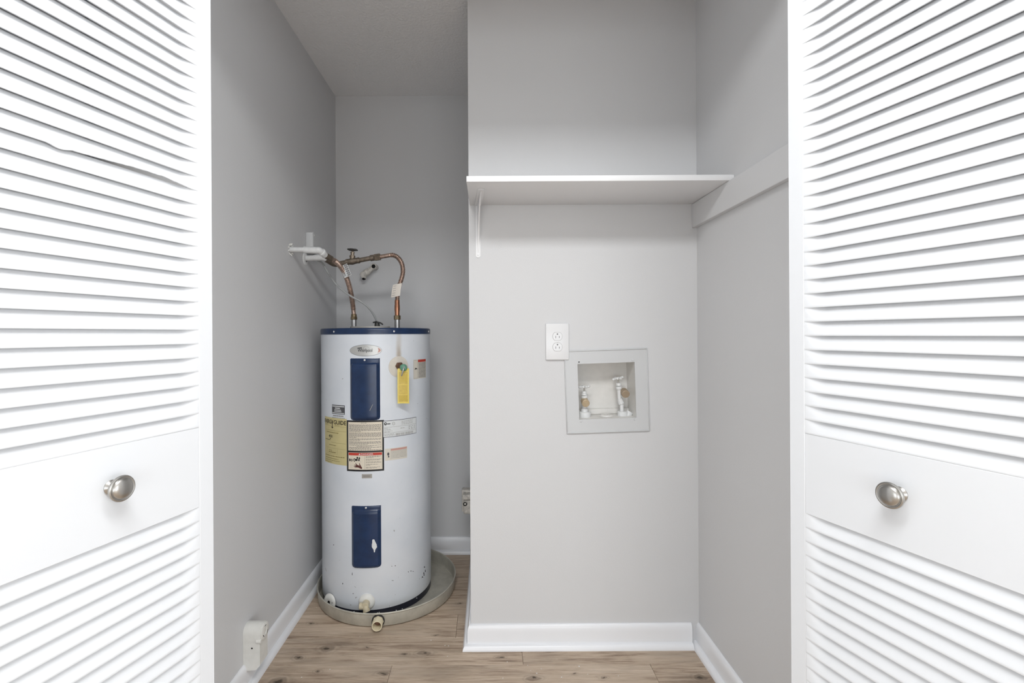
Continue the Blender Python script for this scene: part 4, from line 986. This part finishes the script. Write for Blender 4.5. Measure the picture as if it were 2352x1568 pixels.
# ---- surface outlet low on the left wall
ox = XL+0.0004; oy0, oy1 = 1.576, 1.634; ozb, ozt = 0.066, 0.212
do = root('dryer_outlet', (XL, (oy0+oy1)/2, ozb), 'white surface-mounted dryer outlet with round face above the left baseboard', 'outlet')
rd = (oy1-oy0)/2; yc = (oy0+oy1)/2; zc = ozt-rd
prof = [(yc+rd*math.cos(a), zc+rd*math.sin(a)) for a in [PI*i/18 for i in range(19)]]+[(oy0, zc-0.020), (oy1, zc-0.020)]
My = Matrix(((0, 0, 1, 0), (1, 0, 0, 0), (0, 1, 0, 0), (0, 0, 0, 1)))
part('receptacle_drum', MB().prism(prof, ox, XL+0.058, My), 'box_paint', do, angle=50)
low = [(ox, zc-0.018), (XL+0.056, zc-0.018), (XL+0.056, ozb+0.018), (XL+0.042, ozb+0.003), (ox, ozb)]
part('cable_housing', MB().prism([(x, z) for x, z in low], oy0+0.0015, oy1-0.0015, Matrix(((1, 0, 0, 0), (0, 0, 1, 0), (0, 1, 0, 0), (0, 0, 0, 1)))), 'box_paint', do)
fc = part('round_face', MB().lathe([(rd*0.93, 0), (rd*0.93, 0.003), (rd*0.86, 0.0042), (rd*0.40, 0.0042), (rd*0.38, 0.003), (0.0001, 0.003)], 36, frame((XL+0.058, yc, zc), (1, 0, 0))), 'box_paint', do)
mb = MB()
for a in (PI/2, PI/2+2.2, PI/2-2.2):
    Mq = frame((XL+0.0622, yc+0.017*math.cos(a), zc+0.017*math.sin(a)), (1, 0, 0))
    part('contact_slot', MB().box((-0.0012, -0.005, -0.0002), (0.0012, 0.005, 0.0003), Mq @ Matrix.Rotation(a, 4, 'Z')), 'dark', fc)
part('screw', MB().lathe([(0.0028, 0), (0.0022, 0.001)], 12, frame((XL+0.030, oy0+0.0015, zc-0.042), (0, -1, 0)), True, True), 'dark', do)
part('clamp_tab', MB().cyl((XL+0.044, oy0+0.004, zc-0.020), (XL+0.060, oy0+0.004, zc-0.020), 0.0075, n=16, bev=0.001), 'box_paint', do)

# ---- fixture on the side of the projecting wall
fx0 = XC-0.0004; fy = 2.34
fo = root('hose_outlet', (XC, fy, 0.27), 'grimy painted hose outlet box on the side of the projecting wall', 'outlet')
zA, zB = at(1060, 1128, fy).z, at(1060, 1176, fy).z
xA = at(1058.5, 1140, fy).x
part('back_plate', MB().box((xA+0.004, fy+0.012, zB-0.004), (fx0, fy+0.05, zA+0.004), None, 0.004, 2), 'grimy', fo)
part('lid', MB().box((xA+0.010, fy-0.026, zA-0.034), (fx0, fy+0.020, zA-0.008), None, 0.005, 2), 'grimy', fo)
vv = part('spout_block', MB().box((xA+0.014, fy-0.030, zB), (fx0, fy+0.02, zA-0.036), None, 0.006, 2), 'grimy', fo)
part('bore', MB().lathe([(0.0095, 0), (0.010, 0.002), (0.006, 0.002), (0.0055, 0.0006)], 18, frame((xA+0.022, fy-0.030, (zA+zB)/2), (0, -1, 0))), 'dark', vv)

# ---- unseen ceiling lamp added to light the closet, placed from the shelf shadow (above and behind the camera)
for (lx, ly, sx, sy, w) in LIGHTS:
    cl = root('ceiling_light', (lx, ly, CEIL-0.03), 'flat rectangular ceiling light panel in front of the closet', 'ceiling light')
    mb = MB(); h = 0.025
    for a, b in (((-sx/2-h, -sy/2-h), (sx/2+h, -sy/2)), ((-sx/2-h, sy/2), (sx/2+h, sy/2+h)), ((-sx/2-h, -sy/2), (-sx/2, sy/2)), ((sx/2, -sy/2), (sx/2+h, sy/2))):
        mb.box((lx+a[0], ly+a[1], CEIL-0.03), (lx+b[0], ly+b[1], CEIL-0.0005))
    part('frame', mb, 'lamp_frame', cl)
    part('diffuser', MB().box((lx-sx/2, ly-sy/2, CEIL-0.028), (lx+sx/2, ly+sy/2, CEIL-0.02)), 'diffuser', cl)

# ---- crumbs of paint on the floor, and marks on the door stile
rc = random.Random(21); mb = MB()
for (px, py) in [(1212, 1528), (1219, 1540), (1233, 1546), (1243, 1536), (1330, 1530), (1155, 1557), (1350, 1548), (1022, 1482), (1028, 1507), (758, 1537), (693, 1555), (827, 1461), (727, 1395), (1030, 1483), (1290, 1555), (1420, 1552), (1165, 1520), (990, 1470)]:
    dx, dy = unroll(px, py); Y = F*H/dy; p = Vector((dx/F*Y, Y, 0.0006)); r_ = rc.uniform(0.0011, 0.0026)
    pl = [(p.x+r_*rc.uniform(0.6, 1)*math.cos(a), p.y+r_*rc.uniform(0.6, 1)*math.sin(a)) for a in [2*PI*i/6 for i in range(6)]]
    mb.prism(pl, 0.0001, 0.0009, Matrix.Identity(4))
solo('paint_chips', mb, 'label_white', (0, 1.7, 0), 'scattered tiny white paint chips on the plank floor', 'paint chips', kind='stuff', smooth=False)
